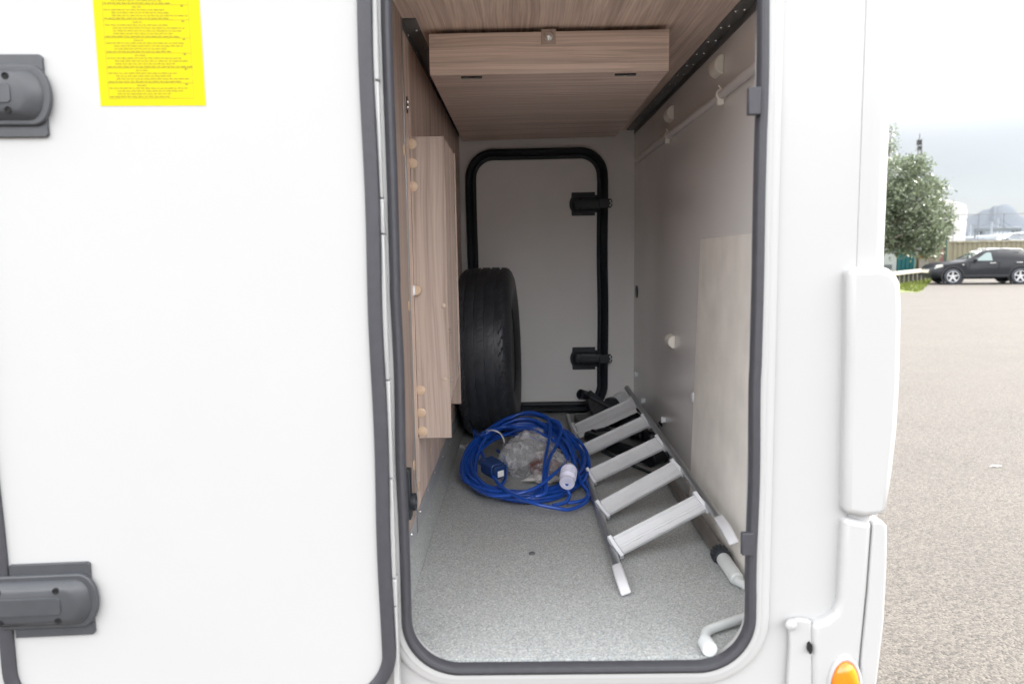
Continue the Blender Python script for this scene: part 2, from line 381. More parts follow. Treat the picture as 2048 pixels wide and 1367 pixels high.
def latch(M_, mirror, mats, parent, s=1.0, keeper=False):
    """local u right, v up, w out of the door"""
    sg = -1 if mirror else 1
    T = M_ @ Matrix.Diagonal((sg * s, s, s, 1)); b = MB(T)
    b.prism([(-.066, -.064), (.060, -.064), (.064, -.060), (.064, .060), (.060, .064), (-.066, .064)], 0, .007, k=0)
    def stad(r, x0, xc, n=14): return [(x0, r), (x0, -r)] + [(xc + r * math.cos(a) * .62, r * math.sin(a)) for a in [math.radians(-90 + 180 * i / n) for i in range(n + 1)]]
    def hull(levels, k=0):
        n = len(levels[0][0]); vs = []; fs = []
        for P, w in levels: vs += [(p[0], p[1], w) for p in P]
        for L in range(len(levels) - 1):
            for i in range(n): a, c = L * n, (L + 1) * n; fs.append((a + i, a + (i + 1) % n, c + (i + 1) % n, c + i))
        fs.append(tuple((len(levels) - 1) * n + i for i in range(n))); b.add(vs, fs, None, k)
    hull([(stad(.047, -.080, .047), .0065), (stad(.047, -.080, .047), .012), (stad(.045, -.080, .047), .014)])
    hull([(stad(.039, -.090, .042), .012), (stad(.038, -.090, .040), .018), (stad(.030, -.090, .030), .028), (stad(.026, -.088, .024), .030)])
    b.prism([(-.084, -.015), (.020, -.015), (.024, -.011), (.024, .011), (.020, .015), (-.084, .015)], .0295, .032, k=0)
    for u, v in ((-.075, .026), (.018, .026), (.018, -.026), (-.075, -.026)):
        b.lathe([(.0055, .0285), (.0055, .0315), (.004, .0315), (.004, .030), (0, .030)], 12, Matrix.Translation((u, v, 0)), k=1)
    if keeper:
        b.prism([(-.090, -.024), (-.150, -.024), (-.158, -.014), (-.158, .014), (-.150, .024), (-.090, .024)], .018, .040, k=0)
        for v in (-.012, 0, .012): b.lathe([(.0052, .040), (.0045, .043), (0, .0437)], 10, Matrix.Translation((-.147 if v else -.152, v, 0)), k=2)
    return b.build('latch', mats, parent, bevel=.0015)
for px, py in ((1166, 408), (1167, 716)):
    c = at(px, py, YB - .006)
    latch(frame((c.x, YB - .006, c.z), (1, 0, 0), (0, 0, 1), (0, -1, 0)), True, [plast_b, dark_hole, mat('pale_screw_head', (.75, .76, .78), .5)], rdoor, .82, True)
# ceiling storage box : front board (grain along x), sloping bottom flap
z1 = 2.286
ua = at(857, 57, 2.0)
yb_ = 1.93
A = at(857, 54, yb_); B = at(1339, 47, yb_); Cc = at(858, 151, yb_)
zt, zb = ZC - .012, Cc.z
BL, BR = A.x, B.x
b = MB(); b.box((BL, yb_, zb), (BR, yb_ + .016, zt)); b.build('hatch_front_board', wood_x, van, bevel=.0012)
b = MB(); e1 = wl(921, 281, BL + .004); e2 = wl(1231, 273, BR - .03); ye = YB - .05
vs = [(BL + .001, yb_ + .017, zb + .0005), (BR - .001, yb_ + .017, zb + .0005), (at(1231, 273, ye).x, ye, at(1231, 273, ye).z), (at(925, 282, ye).x, ye, at(925, 282, ye).z)]
b.add(vs + [(x, y, z + .016) for x, y, z in vs], [(0, 1, 2, 3), (7, 6, 5, 4), (0, 4, 5, 1), (1, 5, 6, 2), (2, 6, 7, 3), (3, 7, 4, 0)])
b.build('hatch_bottom_board', wood_x, van, bevel=.001)
zbk = at(1078, 277, ye).z
for xs_ in (BL + .001, BR - .016):
    MB().prism([(yb_ + .017, zb + .017), (ye - .05, zbk + .016), (ye - .05, zt - .001), (yb_ + .017, zt - .001)], xs_, xs_ + .015, frame((0, 0, 0), (0, 1, 0), (0, 0, 1), (1, 0, 0))).build('hatch_side_board', wood_y, van)
c = at(1097, 74, yb_)                                   # push lock
b = MB(); b.box((c.x - .0175, yb_ - .003, c.z - .0175), (c.x + .0175, yb_ + .001, c.z + .0175), k=0)
b.lathe([(.013, .003), (.0125, .006), (.009, .011), (.004, .0135), (0, .014)], 24, frame((c.x, yb_, c.z), (1, 0, 0), (0, 0, 1), (0, -1, 0)), k=1)
b.build('push_lock', [mat('rose_metal_plate', (.52, .42, .37), .35, .7), chrome], van, bevel=.0006)
for px, py in ((943, 153.5), (1251, 148.5)):                # hinges let in at the front lower edge
    c = at(px, py, yb_ + .022)
    b = MB(); b.box((c.x - .026, yb_ + .019, zb - .003), (c.x + .026, yb_ + .027, zb + .002), k=0); b.tube([(c.x - .025, yb_ + .023, zb - .003), (c.x - .005, yb_ + .023, zb - .003)], .0022, 8, k=1)
    b.tube([(c.x + .004, yb_ + .023, zb - .003), (c.x + .025, yb_ + .023, zb - .003)], .0022, 8, k=1)
    b.build('hatch_hinge', [dark_hole, alu_dark], van)
# service cover box on the left wall: front, side and rear board
y1, y2 = 1.915, 2.20; xb = -.1795
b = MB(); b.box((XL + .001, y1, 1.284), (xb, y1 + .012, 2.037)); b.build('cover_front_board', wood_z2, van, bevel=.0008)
b = MB(); b.add([(xb - .013, y1 + .0125, 1.375), (xb - .013, y2, 1.40), (xb - .013, y2, 2.035), (xb - .013, y1 + .0125, 2.035),
                (xb - .001, y1 + .0125, 1.375), (xb - .001, y2, 1.40), (xb - .001, y2, 2.035), (xb - .001, y1 + .0125, 2.035)],
               [(0, 1, 2, 3), (7, 6, 5, 4), (0, 4, 5, 1), (1, 5, 6, 2), (2, 6, 7, 3), (3, 7, 4, 0)]); b.build('cover_side_board', wood_z, van, bevel=.0008)
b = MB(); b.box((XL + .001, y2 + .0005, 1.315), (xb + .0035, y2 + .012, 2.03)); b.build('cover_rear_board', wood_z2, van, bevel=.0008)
b = MB(); b.box((XL + .001, y1 + .013, 2.024), (xb - .014, y2, 2.035)); b.build('cover_top_board', wood_y, van)
b = MB()
for px, py in ((900, 660), (904, 759), (915, 640), (918, 727)):
    c = wl(px, py, xb); b.lathe([(.005, 0), (.004, .0018), (0, .002)], 10, frame((xb - .001, min(c.y, y2 - .01), c.z), (0, 1, 0), (0, 0, 1), (1, 0, 0)))
b.build('screws', chrome, van, kind='stuff')
# beige cover caps
def cap(px, py, r=.0125, D=None, mt=cap_m, X=None):
    if D: c = at(px, py, D); T = frame((c.x, D, c.z), (1, 0, 0), (0, 0, 1), (0, -1, 0))
    else: c = wl(px, py, X); T = frame((X, c.y, c.z), (0, 1, 0), (0, 0, 1), (1, 0, 0))
    MB().lathe([(r, -.0005), (r, .0012), (r - .001, .002), (0, .0022)], 24, T).build('cover_cap', mt, van)
for px, py in ((823, 288), (825, 327), (826, 373), (841, 780), (842, 825), (845, 862)): cap(px, py, D=y1)
for px, py in ((887, 611), (889, 757)): cap(px, py, .006, D=y1, mt=mat('pale_cap', (.50, .40, .33), .5))
cap(806, 22, .0125, X=XL + .002); cap(808, 300, .013, X=XL + .002); cap(818, 612, .0125, X=XL + .002)
for px, py in ((828, 930), (827, 1004), (838, 972), (862, 900)): cap(px, py, .0125, X=XL + .0022 if py > 960 else XL + .0022)
c = at(834, 580, y1)                                         # cap turned half off, white rim
MB().lathe([(.0125, 0), (.0125, .010), (.011, .012), (0, .012)], 24, frame((c.x, y1, c.z), (1, 0, 0), (0, 0, 1), (0, -1, 0))).build('cover_cap', [cap_m], van)
MB().box((c.x - .0135, y1 - .0145, c.z - .0125), (c.x - .003, y1 - .001, c.z + .0125)).build('white_clip', white_pl, van, bevel=.002)
# latch screw plate upper left, socket lower left
c = wl(813, 208, XL + .001)
b = MB(); b.prism([(math.cos(t) * .008, math.sin(t) * .02) for t in [i * PI / 8 for i in range(16)]], 0, .002, frame((XL, c.y + .01, c.z), (0, 1, 0), (0, 0, 1), (1, 0, 0)), k=0)
for dz in (-.006, .006): b.lathe([(.005, .002), (.004, .005), (0, .0055)], 10, frame((XL, c.y + .01, c.z + dz), (0, 1, 0), (0, 0, 1), (1, 0, 0)), k=1)
b.build('screw_plate', [dark_hole, chrome], van)
b = MB(); c = wl(815, 985, XL + .004)
b.box((XL, c.y - .012, c.z - .06), (XL + .012, c.y + .02, c.z + .055)); b.lathe([(.02, .012), (.02, .022), (.015, .024), (.012, .016), (0, .016)], 20, frame((XL, c.y + .004, c.z - .022), (0, 1, 0), (0, 0, 1), (1, 0, 0)))
b.build('power_socket', plast_b, van, bevel=.002)
# right wall fittings
def dome(px, py, r, h, mt=cap_w, name='wall_cap', z=None):
    c = wl(px, py, XR)
    MB().lathe([(r, -.0003), (r, h * .75), (r * .93, h * .93), (r * .82, h), (0, h * 1.02)], 28, frame((XR, c.y, c.z), (0, 1, 0), (0, 0, -1), (-1, 0, 0))).build(name, mt, van)
for px, py, rz_ in ((1448, 127, .025), (1348, 225, .0245), (1350, 684, .0235)):      # half-round covers, flat side on the wall
    c = wl(px, py, XR - .001); dp_ = [(XR - .0005, c.z - rz_)] + [(XR - .0005 - .024 * math.cos(t), c.z + rz_ * math.sin(t)) for t in [math.radians(a) for a in range(-80, 81, 10)]] + [(XR - .0005, c.z + rz_)]
    MB().prism(dp_, c.y, c.y + .07, TX).build('wall_cover', cap_w, van, bevel=.003)
dome(1389, 795, .017, .010, white_pl)
dome(1274, 583, .028, .004, plast_b, 'vent_grommet')
ca, cb = wl(1514, 131, XR - .011), wl(1273, 322, XR - .011)
cz = (ca.z + cb.z) / 2
b = MB(); b.tube([(XR - .011, 1.45, cz)] + [(XR - .011 + .001 * math.sin(t), 1.45 + t * .32, cz + .0015 * math.sin(t * 2)) for t in range(1, 7)] + [(XR - .011, cb.y, cz)], .0105, 14)
b.build('conduit_pipe', mat('white_conduit', (.72, .69, .68), .3), van)
for px, py in ((1443, 190), (1337, 270)):
    c = wl(px, py, XR - .011)
    b = MB(); b.tube([(XR - .011 + .0125 * math.cos(t), c.y, cz + .0125 * math.sin(t)) for t in [i * PI / 8 for i in range(16)]], .0028, 6, closed=True)
    b.box((XR - .022, c.y - .006, cz - .026), (XR - .006, c.y + .008, cz - .012)); b.tube([(XR - .012, c.y, cz + .012), (XR - .02, c.y - .004, cz + .022)], .002, 6)
    b.build('pipe_clip', cap_w, van, bevel=.001)
for px, py, w in ((1276, 747, .02), (1331, 838, .011), (1290, 800, .012)):
    c = wl(px, py, XR)
    b = MB(); b.box((XR - .012, c.y - w, c.z - .009), (XR - .001, c.y + w, c.z + .009)); b.box((XR - .018, c.y - w, c.z - .011), (XR - .011, c.y - w + .005, c.z + .011))
    b.build('cable_clip', white_pl, van, bevel=.0015)
# loose pale board leaning on the right wall
brd = thing('board', 'flat pale board with faint scuffs leaning against the right garage wall behind the ladder', 'board', (.52, 2.0, ZF))
p0 = wl(1385, 990, .512); p1 = wl(1404, 477, .527)
b = MB(); xb0, xb1 = .514, .5275; yf0, yf1 = p0.y + .03, p1.y; zt_ = p1.z
vs = [(xb0, 1.46, ZF + .001), (xb0, yf0, ZF + .001), (xb1, yf1, zt_), (xb1, 1.46, zt_ + .004)]
b.add(vs + [(x - .005, y, z) for x, y, z in vs], [(0, 1, 2, 3), (7, 6, 5, 4), (0, 4, 5, 1), (1, 5, 6, 2), (2, 6, 7, 3), (3, 7, 4, 0)])
for i in range(4): pass
b.build('panel', ply, brd, bevel=.0008)

# ---------------- open locker door, hinged at the left of the opening
hx, hy = -.2388, 1.298
du = Vector((-.906 - hx, 1.248 - hy, 0)).normalized()     # from hinge to free edge
dn = Vector((du.y, -du.x, 0)); dn = dn if dn.y < 0 else -dn
def door_hit(px, py):
    r = ray(px, py); t = (Vector((hx, hy, 0)) - EYE).dot(dn) / r.dot(dn); p = EYE + r * t; return (p - Vector((hx, hy, 0))).dot(-du), p.z
door_T = frame((hx, hy, 0), -du, -dn, (0, 0, 1))        # local x towards hinge (right), y away from camera, z up
dxr = door_hit(741, 60)[0]; dxl = door_hit(0, 1075)[0] - .012; dzb = OP['z0'] - .055; dzt = OP['z1'] + .04
locker = MB(door_T); lo = outward(rrect(dxl - .004, dxr + .004, dzb - .004, dzt + .004, .105, 14))
locker.prism(lo, .002, .030, frame((0, 0, 0), (1, 0, 0), (0, 0, 1), (0, 1, 0)))
locker = locker.build('locker_door', white_door, van, bevel=.002)
b = MB(door_T); lp = dense(outward(rrect(dxl, dxr, dzb, dzt, .10, 14)), .02)
lp = [(x + .0012 * math.sin(i * .31), z) for i, (x, z) in enumerate(lp)]
b.sweep(lp, [(-.020, .0015), (-.020, -.004), (-.016, -.0075), (-.010, -.0085), (-.004, -.0085), (.002, -.006), (.0045, .001), (.0045, .016), (.003, .016), (.002, .0015)])
b.build('door_seal', seal_m, locker)
# hinge leaves
prev = None
hz = [2.42, 2.08, 1.86, 1.74, 1.50, 1.265, 1.215, 1.11, .99]
hz = [2.45] + [at(762, y, 1.31).z for y in (162, 397, 468, 760, 955, 1155, 1210)] + [.93]
for i in range(len(hz) - 1):
    b = MB(); x = -.2345 + (0 if i % 2 else .0015)
    b.box((x - .005, 1.303 + (i % 2) * .002, hz[i + 1] + .0012), (x + .006, 1.325, hz[i] - .0012)); b.build('hinge_leaf', white, van, bevel=.002)
def door_frame(px, py):
    u, z = door_hit(px, py); o = door_T @ Vector((u, .002, z)); return frame(o, -du, (0, 0, 1), dn)
s_l = .155 * 1.3 * 0 + 1.0
latch(door_frame(109, 1197), False, [plast_g, dark_hole, chrome], locker, 1.02)
latch(door_frame(10, 193), False, [plast_g, dark_hole, chrome], locker, 1.0)
# yellow notice with small print
u0, zb_ = door_hit(200.5, 212); u1, _ = door_hit(411, 208); zt_ = zb_ + .30
st = MB(door_T); st.add([(u0, .0014, zb_), (u1, .0014, zb_), (u1, .0014, zt_), (u0, .0014, zt_), (u0, .0019, zb_), (u1, .0019, zb_), (u1, .0019, zt_), (u0, .0019, zt_)],
    [(0, 1, 2, 3), (0, 4, 5, 1), (1, 5, 6, 2), (2, 6, 7, 3), (3, 7, 4, 0)], k=0)
ym = .0011; rng = random.Random(3); wS = u1 - u0
def bar(x0, x1, z, h): st.add([(x0, ym, z), (x1, ym, z), (x1, ym, z + h), (x0, ym, z + h)], [(0, 1, 2, 3)], k=1)
ml, mr = u0 + wS * .085, u1 - wS * .11
z = zb_ + .0135; bar(ml, mr, z - .002, .0004); ztop = zt_ - .01
pat = [('b', .5), ('i', .62), ('i', .58), ('b', .92), ('c', .12), ('r', 0)]
blocks = [4, 4, 4, 4, 5, 4, 4, 5, 4, 5]
for nb in blocks:
    for li in range(nb + 1):
        if z > ztop: break
        if li == nb: s0, L = ml + (mr - ml) * .34, .013; 
        elif li in (0, nb - 1): s0, L = ml + .002, wS * rng.uniform(.45, .88)
        else: s0, L = ml + .014, wS * rng.uniform(.38, .72)
        x = s0
        while x < min(s0 + L, mr):
            wlen = rng.uniform(.003, .009); e = x + wlen
            while x < e: bar(x, x + .0006, z + rng.uniform(0, .0003), .0019 * rng.uniform(.75, 1.1)); x += .0011
            x += .0014
        z += .0044
    if z < ztop: bar(ml, mr, z + .0002, .0004); bar(mr - .012, mr - .008, z - .0026, .0016)
    z += .0014
for xx in (ml, mr): bar(xx, xx + .0003, zb_ + .0115, ztop - zb_ - .01)
st.build('notice_sticker', [mat('yellow_sticker', (.52, .46, .004), .6, spec=.15), mat('dark_print', (.09, .08, .01), .6)], locker, smooth=0, fix=False)

# ---------------- rear corner, bumper corner, lamp, body shell
xc0 = at(1715, 300, 1.335).x; xe = .652
b = MB()
cr_ = [(.5856, 1.365), (.5856, 1.3412), (.5862, 1.3400), (.600, 1.336), (.611, 1.331)] + [(.611 + .026 * math.sin(t), 1.357 - .026 * math.cos(t)) for t in [math.radians(a) for a in range(10, 91, 10)]] + [(.637, 1.46), (.625, 1.46), (.625, 1.365)]
b.prism(cr_, .95, 3.05); b.box((.56, 1.366, .7), (.62, 1.40, 3.04)); b.build('corner_post', white, van)
def front_prism(pxs, ya, yb2, name, bev, D=None):
    P = [at(px, py, D or ya) for px, py in pxs]; bb = MB(); bb.prism([(p.x, p.z) for p in P], ya, yb2, TX); return bb.build(name, white, van, bevel=bev, seg=4, smooth=50)
front_prism([(1698, 536), (1762, 533), (1780, 537), (1795, 549), (1804, 566), (1806, 620), (1803, 760), (1797, 860), (1787, 950), (1776, 1022), (1766, 1033), (1730, 1036), (1690, 1028), (1692, 900), (1697, 700)], 1.314, 1.52, 'corner_cover', .012)
front_prism([(1689, 1036), (1730, 1044), (1746, 1044), (1736, 1180), (1724, 1300), (1700, 1600), (1628, 1600), (1627, 1360), (1625, 1250), (1655, 1240), (1672, 1226), (1681, 1200), (1684, 1120)], 1.319, 1.52, 'bumper_corner', .010)
front_prism([(1746.8, 1044), (1766, 1042), (1775, 1052), (1774, 1130), (1768, 1245), (1754, 1365), (1735, 1600), (1700.8, 1600), (1724.8, 1300), (1736.8, 1180)], 1.320, 1.60, 'bumper_side', .004)
front_prism([(1578, 1243), (1600, 1238), (1624, 1241), (1625.5, 1360), (1624, 1600), (1560, 1600), (1580, 1290)], 1.325, 1.339, 'skirt_bracket', .004)
c = at(1583, 1250, 1.315); MB().lathe([(.010, 0), (.010, .006), (.007, .009), (0, .010)], 18, frame((c.x, 1.32, c.z), (1, 0, 0), (0, 0, 1), (0, -1, 0))).build('bracket_cap', white, van)
c = at(1623.5, 1300, 1.31); MB().prism([(c.x + .004 * math.cos(t), c.z + .010 * math.sin(t)) for t in [i * PI / 8 for i in range(16)]], 1.316, 1.33, TX).build('bracket_hole', dark_hole, van)
# amber side lamp
c = at(1692, 1378, 1.31)
ob = MB(); Tl = frame((c.x, 1.319, c.z), (1, 0, 0), (0, 0, 1), (0, -1, 0)) @ Matrix.Diagonal((.026, .052, .018, 1))
ob.lathe([(1, 0), (.985, .25), (.93, .5), (.8, .75), (.55, .92), (.25, .99), (0, 1)], 36, Tl)
amb, n_, l_, pb = nodes('amber_lens'); pb.inputs['Base Color'].default_value = (.80, .20, .002, 1); pb.inputs['Roughness'].default_value = .12; pb.inputs['Coat Weight'].default_value = .6
pb.inputs['Subsurface Weight'].default_value = .4; pb.inputs['Subsurface Radius'].default_value = (.02, .01, .002); pb.inputs['Subsurface Scale'].default_value = .5
ob.build('marker_lamp', amb, van)
ob = MB(); ob.lathe([(1.22, 0), (1.2, .22), (1.08, .38), (.99, .25), (.98, 0)], 36, Tl); ob.build('lamp_bezel', white, van)
# rest of the body shell
b = MB(); b.box((-5.6, 1.37, 3.052), (.625, 3.64, 3.10)); b.build('roof', white, van, bevel=.02)
b = MB(); b.box((-5.6, 3.60, .62), (.589, 3.64, 3.05)); b.build('far_side_wall', white, van)
b = MB(); b.box((.590, 1.426, .65), (.637, 3.62, 3.05)); b.build('rear_wall', white, van, bevel=.01)
b = MB(); b.box((-5.64, 1.37, .62), (-5.602, 3.60, 3.05)); b.build('front_wall', white, van)
b = MB(); b.box((-5.6, 1.37, .63), (.585, 3.595, .90)); b.build('chassis', plast_b, van)
# ================================================================ SPARE TYRE
def tyre_mesh(R, w, seg=300, detail=True):
    """axis = local x"""
    half = w / 2; prof = []
    # from inner bead left over tread to right bead : (x, r, tread flag)
    base = [(-half * .80, R * .62), (-half * .98, R * .72), (-half * 1.0, R * .80), (-half * .97, R * .88), (-half * .90, R * .945), (-half * .80, R * .978)]
    prof += [(x, r, 0) for x, r in base]
    xs = []; G = [-.52, -.17, .17, .52]; gw = .065
    e = [-.74]
    for gpos in G: e += [gpos - gw, gpos - gw + .001, gpos + gw - .001, gpos + gw]
    e += [.74]
    def rr(x): return R * (1 - .022 * abs(x) ** 2.4)
    for i, x in enumerate(e):
        j = (i - 1) % 4
        inside = 0 < i < len(e) - 1 and j in (1, 2)
        prof.append((x * half, rr(x) - (.009 if inside else 0), 1 if not inside else 2))
        if i in (0, 4, 8, 12, 16):                      # fill rib
            if i < len(e) - 1:
                x2 = e[i + 1]
                for q in (.25, .5, .75): xx = x + (x2 - x) * q; prof.append((xx * half, rr(xx), 1))
    prof += [(x, r, 0) for x, r in [(-a, c_) for a, c_ in base][::-1]]
    vs = []; P = len(prof); fs = []
    for i in range(seg):
        a = 2 * PI * i / seg
        for x, r, t in prof:
            xn = x / half
            if detail and t == 1:
                ph = (i + 40 * xn * abs(xn) * (1 if xn > 0 else .6) + 8 * xn) % 12
                if ph < 1.0: r -= .0035 if abs(xn) > .5 else .0018
            if detail and t == 0 and r > R * .90 and i % 12 == 0: r -= .0020
            vs.append((x, r * math.cos(a), r * math.sin(a)))
    for i in range(seg):
        for j in range(P - 1): p_, q_ = i * P, ((i + 1) % seg) * P; fs.append((p_ + j, q_ + j, q_ + j + 1, p_ + j + 1))
    return vs, fs
R_T = .345
tyre = thing('spare_tyre', 'black spare tyre standing upright against the back wall beside the blue cable', 'tyre', (-.122, 3.155, ZF))
TT = Matrix.Translation((-.126, 3.155, ZF + R_T + .001)) @ Matrix.Rotation(math.radians(-3.5), 4, 'Z') @ Matrix.Rotation(math.radians(-1.5), 4, 'Y')
vs, fs = tyre_mesh(R_T, .222, 600)
MB(TT).add(vs, fs).build('tyre_casing', rubber, tyre, smooth=28)
b = MB(TT)
b.lathe([(.214, -.085), (.205, -.080), (.196, -.06), (.196, .06), (.205, .080), (.214, .085)], 40, Matrix.Rotation(PI / 2, 4, 'Y'))
b.lathe([(.196, .03), (.15, .035), (.07, .055), (.03, .05), (0, .05)], 40, Matrix.Rotation(PI / 2, 4, 'Y')); b.build('rim', alu_dark, tyre)
b = MB(TT); rg = random.Random(5)
for i in range(26):
    a = rg.uniform(0, 2 * PI); r = R_T * rg.choice((.93, .97, .975)); x = .111 * (.93 if r < R_T * .95 else .8)
    p = Vector((x, r * math.cos(a), r * math.sin(a))); d = Vector((1, .2 * rg.uniform(-1, 1), .3 * rg.uniform(-1, 1)))
    b.tube([p, p + d * .006, p + d * .010], [.0007, .0006, .0003], 4)
b.build('rubber_whiskers', rubber, tyre, kind='stuff')

# ================================================================ LADDER
lad = thing('ladder', 'aluminium bunk ladder with five flat treads lying tilted on the garage floor', 'ladder', (.34, 2.4, ZF))
def lerp(a, c, t): return Vector(a).lerp(Vector(c), t)
LL0, LL1 = Vector((.2185, 1.695, 1.020)), Vector((.207, 3.32, 1.026))
RR0, RR1 = Vector((.468, 1.75, 1.112)), Vector((.466, 3.30, 1.150))
wv = (RR0 - LL0).normalized()
def rail(p0, p1, up):
    pts = [p0 + (p1 - p0) * (i / 10) for i in range(11)]
    # tip bends up a little at the far end
    e = pts[-1]; d = (p1 - p0).normalized()
    pts += [e + d * .012 + up * .004, e + d * .020 + up * .012, e + d * .022 + up * .024]
    b = MB(); b.tube(pts, .0112, 14); return b.build('rail', alu_rail, lad)
nrm = wv.cross(Vector((0, 1, 0))).normalized(); nrm = nrm if nrm.z > 0 else -nrm
rail(LL0, LL1, nrm * .1 + Vector((0, 0, 0))); rail(RR0, RR1, nrm * .1)
def hook(p0, p1):                                       # white plastic hanging feet
    d = (p0 - p1).normalized(); o = p0 - d * .012
    pr = [(0, .016), (.045, .017), (.075, .016), (.092, .004), (.103, -.012), (.110, -.012), (.1085, .0), (.099, .0), (.088, -.014), (.07, -.018), (0, -.016)]
    pr = [(0, .0145), (.04, .015), (.07, .011), (.092, -.002), (.100, -.014), (.094, -.019), (.078, -.015), (.05, -.0145), (0, -.0145)]
    T = frame(o, d, nrm, d.cross(nrm)); b = MB(T); b.prism([(x * 1.10, y * .9) for x, y in pr], -.0118, .0118)
    return b.build('rail_foot', mat('ladder_foot_plastic', (.56, .565, .59), .45, var=.04), lad, bevel=.006, seg=3, smooth=60)
hook(LL0, LL1); hook(RR0, RR1)
rungs_l = [(1223, 1092), (1199, 1018), (1178, 952), (1163, 902), (1148, 860)]
rungs_r = [(1410, 1005), (1362, 940), (1328, 886), (1298, 846), (1273, 808)]
prof = [(-.028, .0), (-.030, .004), (-.028, .0075), (-.024, .0055), (-.0125, .0055), (-.011, .0035), (-.012, .0035), (-.0115, .0018), (-.0095, .0018), (-.009, .0035), (-.003, .0035), (-.0025, .0022), (-.001, .0022), (-.0005, .0035), (.021, .0035), (.023, .0055), (.026, .0085), (.031, .0085), (.033, .004), (.031, -.006), (.027, -.006), (.025, -.002), (-.024, -.002), (-.026, -.006), (-.029, -.006)]
src = None
for i in range(5):
    t = i / 5
    yl = fl(*rungs_l[i], 1.035).y; 
    a_ = LL0 + (LL1 - LL0) * ((yl - LL0.y) / (LL1.y - LL0.y))
    rr_ = ray(*rungs_r[i]); yr = .462 / rr_.x
    c_ = RR0 + (RR1 - RR0) * ((yr - RR0.y) / (RR1.y - RR0.y))
    w_ = (c_ - a_).normalized(); L = (c_ - a_).length - .027
    n_up = w_.cross(Vector((0, 1, 0))); n_up = (n_up if n_up.z > 0 else -n_up).normalized(); rd = n_up.cross(w_).normalized(); rd = rd if rd.y > 0 else -rd
    dv = (rd * math.cos(math.radians(40)) + n_up * math.sin(math.radians(40))).normalized()    # width of the tread, rising away from us
    nn = w_.cross(dv); nn = nn if nn.z > 0 else -nn
    mid = (a_ + c_) / 2 + n_up * .006
    T = frame(mid, dv, nn, w_)
    T = frame(mid, dv, nn, dv.cross(nn))
    b = MB(T); b.prism([(u * .80, v) for u, v in prof], -L / 2 + .006, L / 2 - .006); tr = b.build('tread', alu_tr, lad, bevel=.0006)
    for sg in (-1, 1):
        b = MB(T @ Matrix.Diagonal((.84, 1, 1, 1))); z0 = sg * (L / 2 - .004); z1 = sg * (L / 2 + .004)
        b.prism([(-.035, -.009), (-.036, .010), (-.024, .009), (.022, .0095), (.036, .013), (.042, .005), (.036, -.010)], min(z0, z1) - .002, max(z0, z1)); b.build('end_cap', endcap, tr, bevel=.0015)
    b = MB()
    q = a_ + n_up * .0125 + wv * 0; b.lathe([(.003, 0), (.0025, .002), (0, .0025)], 8, dirframe(q, n_up)); b.build('rivet', chrome, tr)
    if i == 4:
        T2 = frame(mid - rd * .055 - n_up * .014, dv, nn, dv.cross(nn)); b = MB(T2); b.box((-.012, -.002, -L / 2 + .004), (.008, .002, L / 2 - .004)); b.box((.010, -.006, -L / 2 + .004), (.016, .003, L / 2 - .004))
        b.build('brace_bar', alu_tr, lad, bevel=.0008)

# ================================================================ AWNING / JACK CRANK POLE
pole = thing('crank_pole', 'long grey crank pole with black ribbed collar and white grips along the right wall', 'crank pole', (.46, 1.9, ZF))
grip_m = mat('pale_grey_grip', (.52, .54, .54), .45, var=.03)
pa, pb_ = Vector((.474, 2.52, ZF + .016)), Vector((.478, 1.80, ZF + .0165))
pdir = (pb_ - pa).normalized()
b = MB(); b.tube([pa, pb_], .0155, 16); b.build('tube', mat('brown_grey_tube', (.22, .205, .19), .38, .7, var=.06), pole)
b = MB(); Tc = dirframe(pb_ - pdir * .006, pdir)
b.lathe([(0, 0), (.018, 0), (.0205, .004), (.0205, .032), (.017, .040), (0, .040)], 28, Tc)
for i in range(14):
    a = 2 * PI * i / 14; b.box((-.0016, .0195, .004), (.0016, .0225, .033), Tc @ Matrix.Rotation(a, 4, 'Z'))
b.build('ribbed_collar', plast_b, pole, bevel=.0006)
q0 = pb_ + pdir * .034; q1 = q0 + pdir * .118
b = MB(); b.tube([q0, q0 + pdir * .006, q1 - pdir * .008, q1, q1 + pdir * .002, q1 + pdir * .012], [.011, .0165, .0165, .0145, .0115, .0105], 18); b.build('upper_grip', grip_m, pole)
zz = .013
r0 = q1 + pdir * .012
r1 = fl(1500, 1229, ZF + zz); r2 = fl(1424, 1256, ZF + zz); r3 = fl(1411, 1268, ZF + zz); r4 = fl(1409, 1284, ZF + zz)
def smooth_path(P, n=8):
    out = []
    for i in range(len(P) - 1):
        p0 = P[max(i - 1, 0)]; p1 = P[i]; p2 = P[i + 1]; p3 = P[min(i + 2, len(P) - 1)]
        for j in range(n):
            t = j / n; out.append(.5 * ((2 * p1) + (p2 - p0) * t + (2 * p0 - 5 * p1 + 4 * p2 - p3) * t * t + (3 * p1 - p0 - 3 * p2 + p3) * t ** 3))
    out.append(P[-1]); return out
corner = Vector((.515, 1.553, ZF + zz))
b = MB(); b.tube(smooth_path([q1, r0, Vector((.508, 1.575, ZF + zz)), corner, Vector((.505, 1.532, ZF + zz)), r1, r2, r3, r4]), .0095, 14); b.build('bent_rod', grip_m, pole)
g0 = fl(1409, 1280, ZF + .0165); g1 = fl(1432, 1318, ZF + .0165); g1 = g0 + (g1 - g0) * ((1.345 - g0.y) / (g1.y - g0.y))
b = MB(); dd = (g1 - g0).normalized(); b.tube([g0, g0 + dd * .004, g1 - dd * .004, g1], [.010, .0140, .0150, .014], 18); b.build('lower_grip', grip_m, pole)

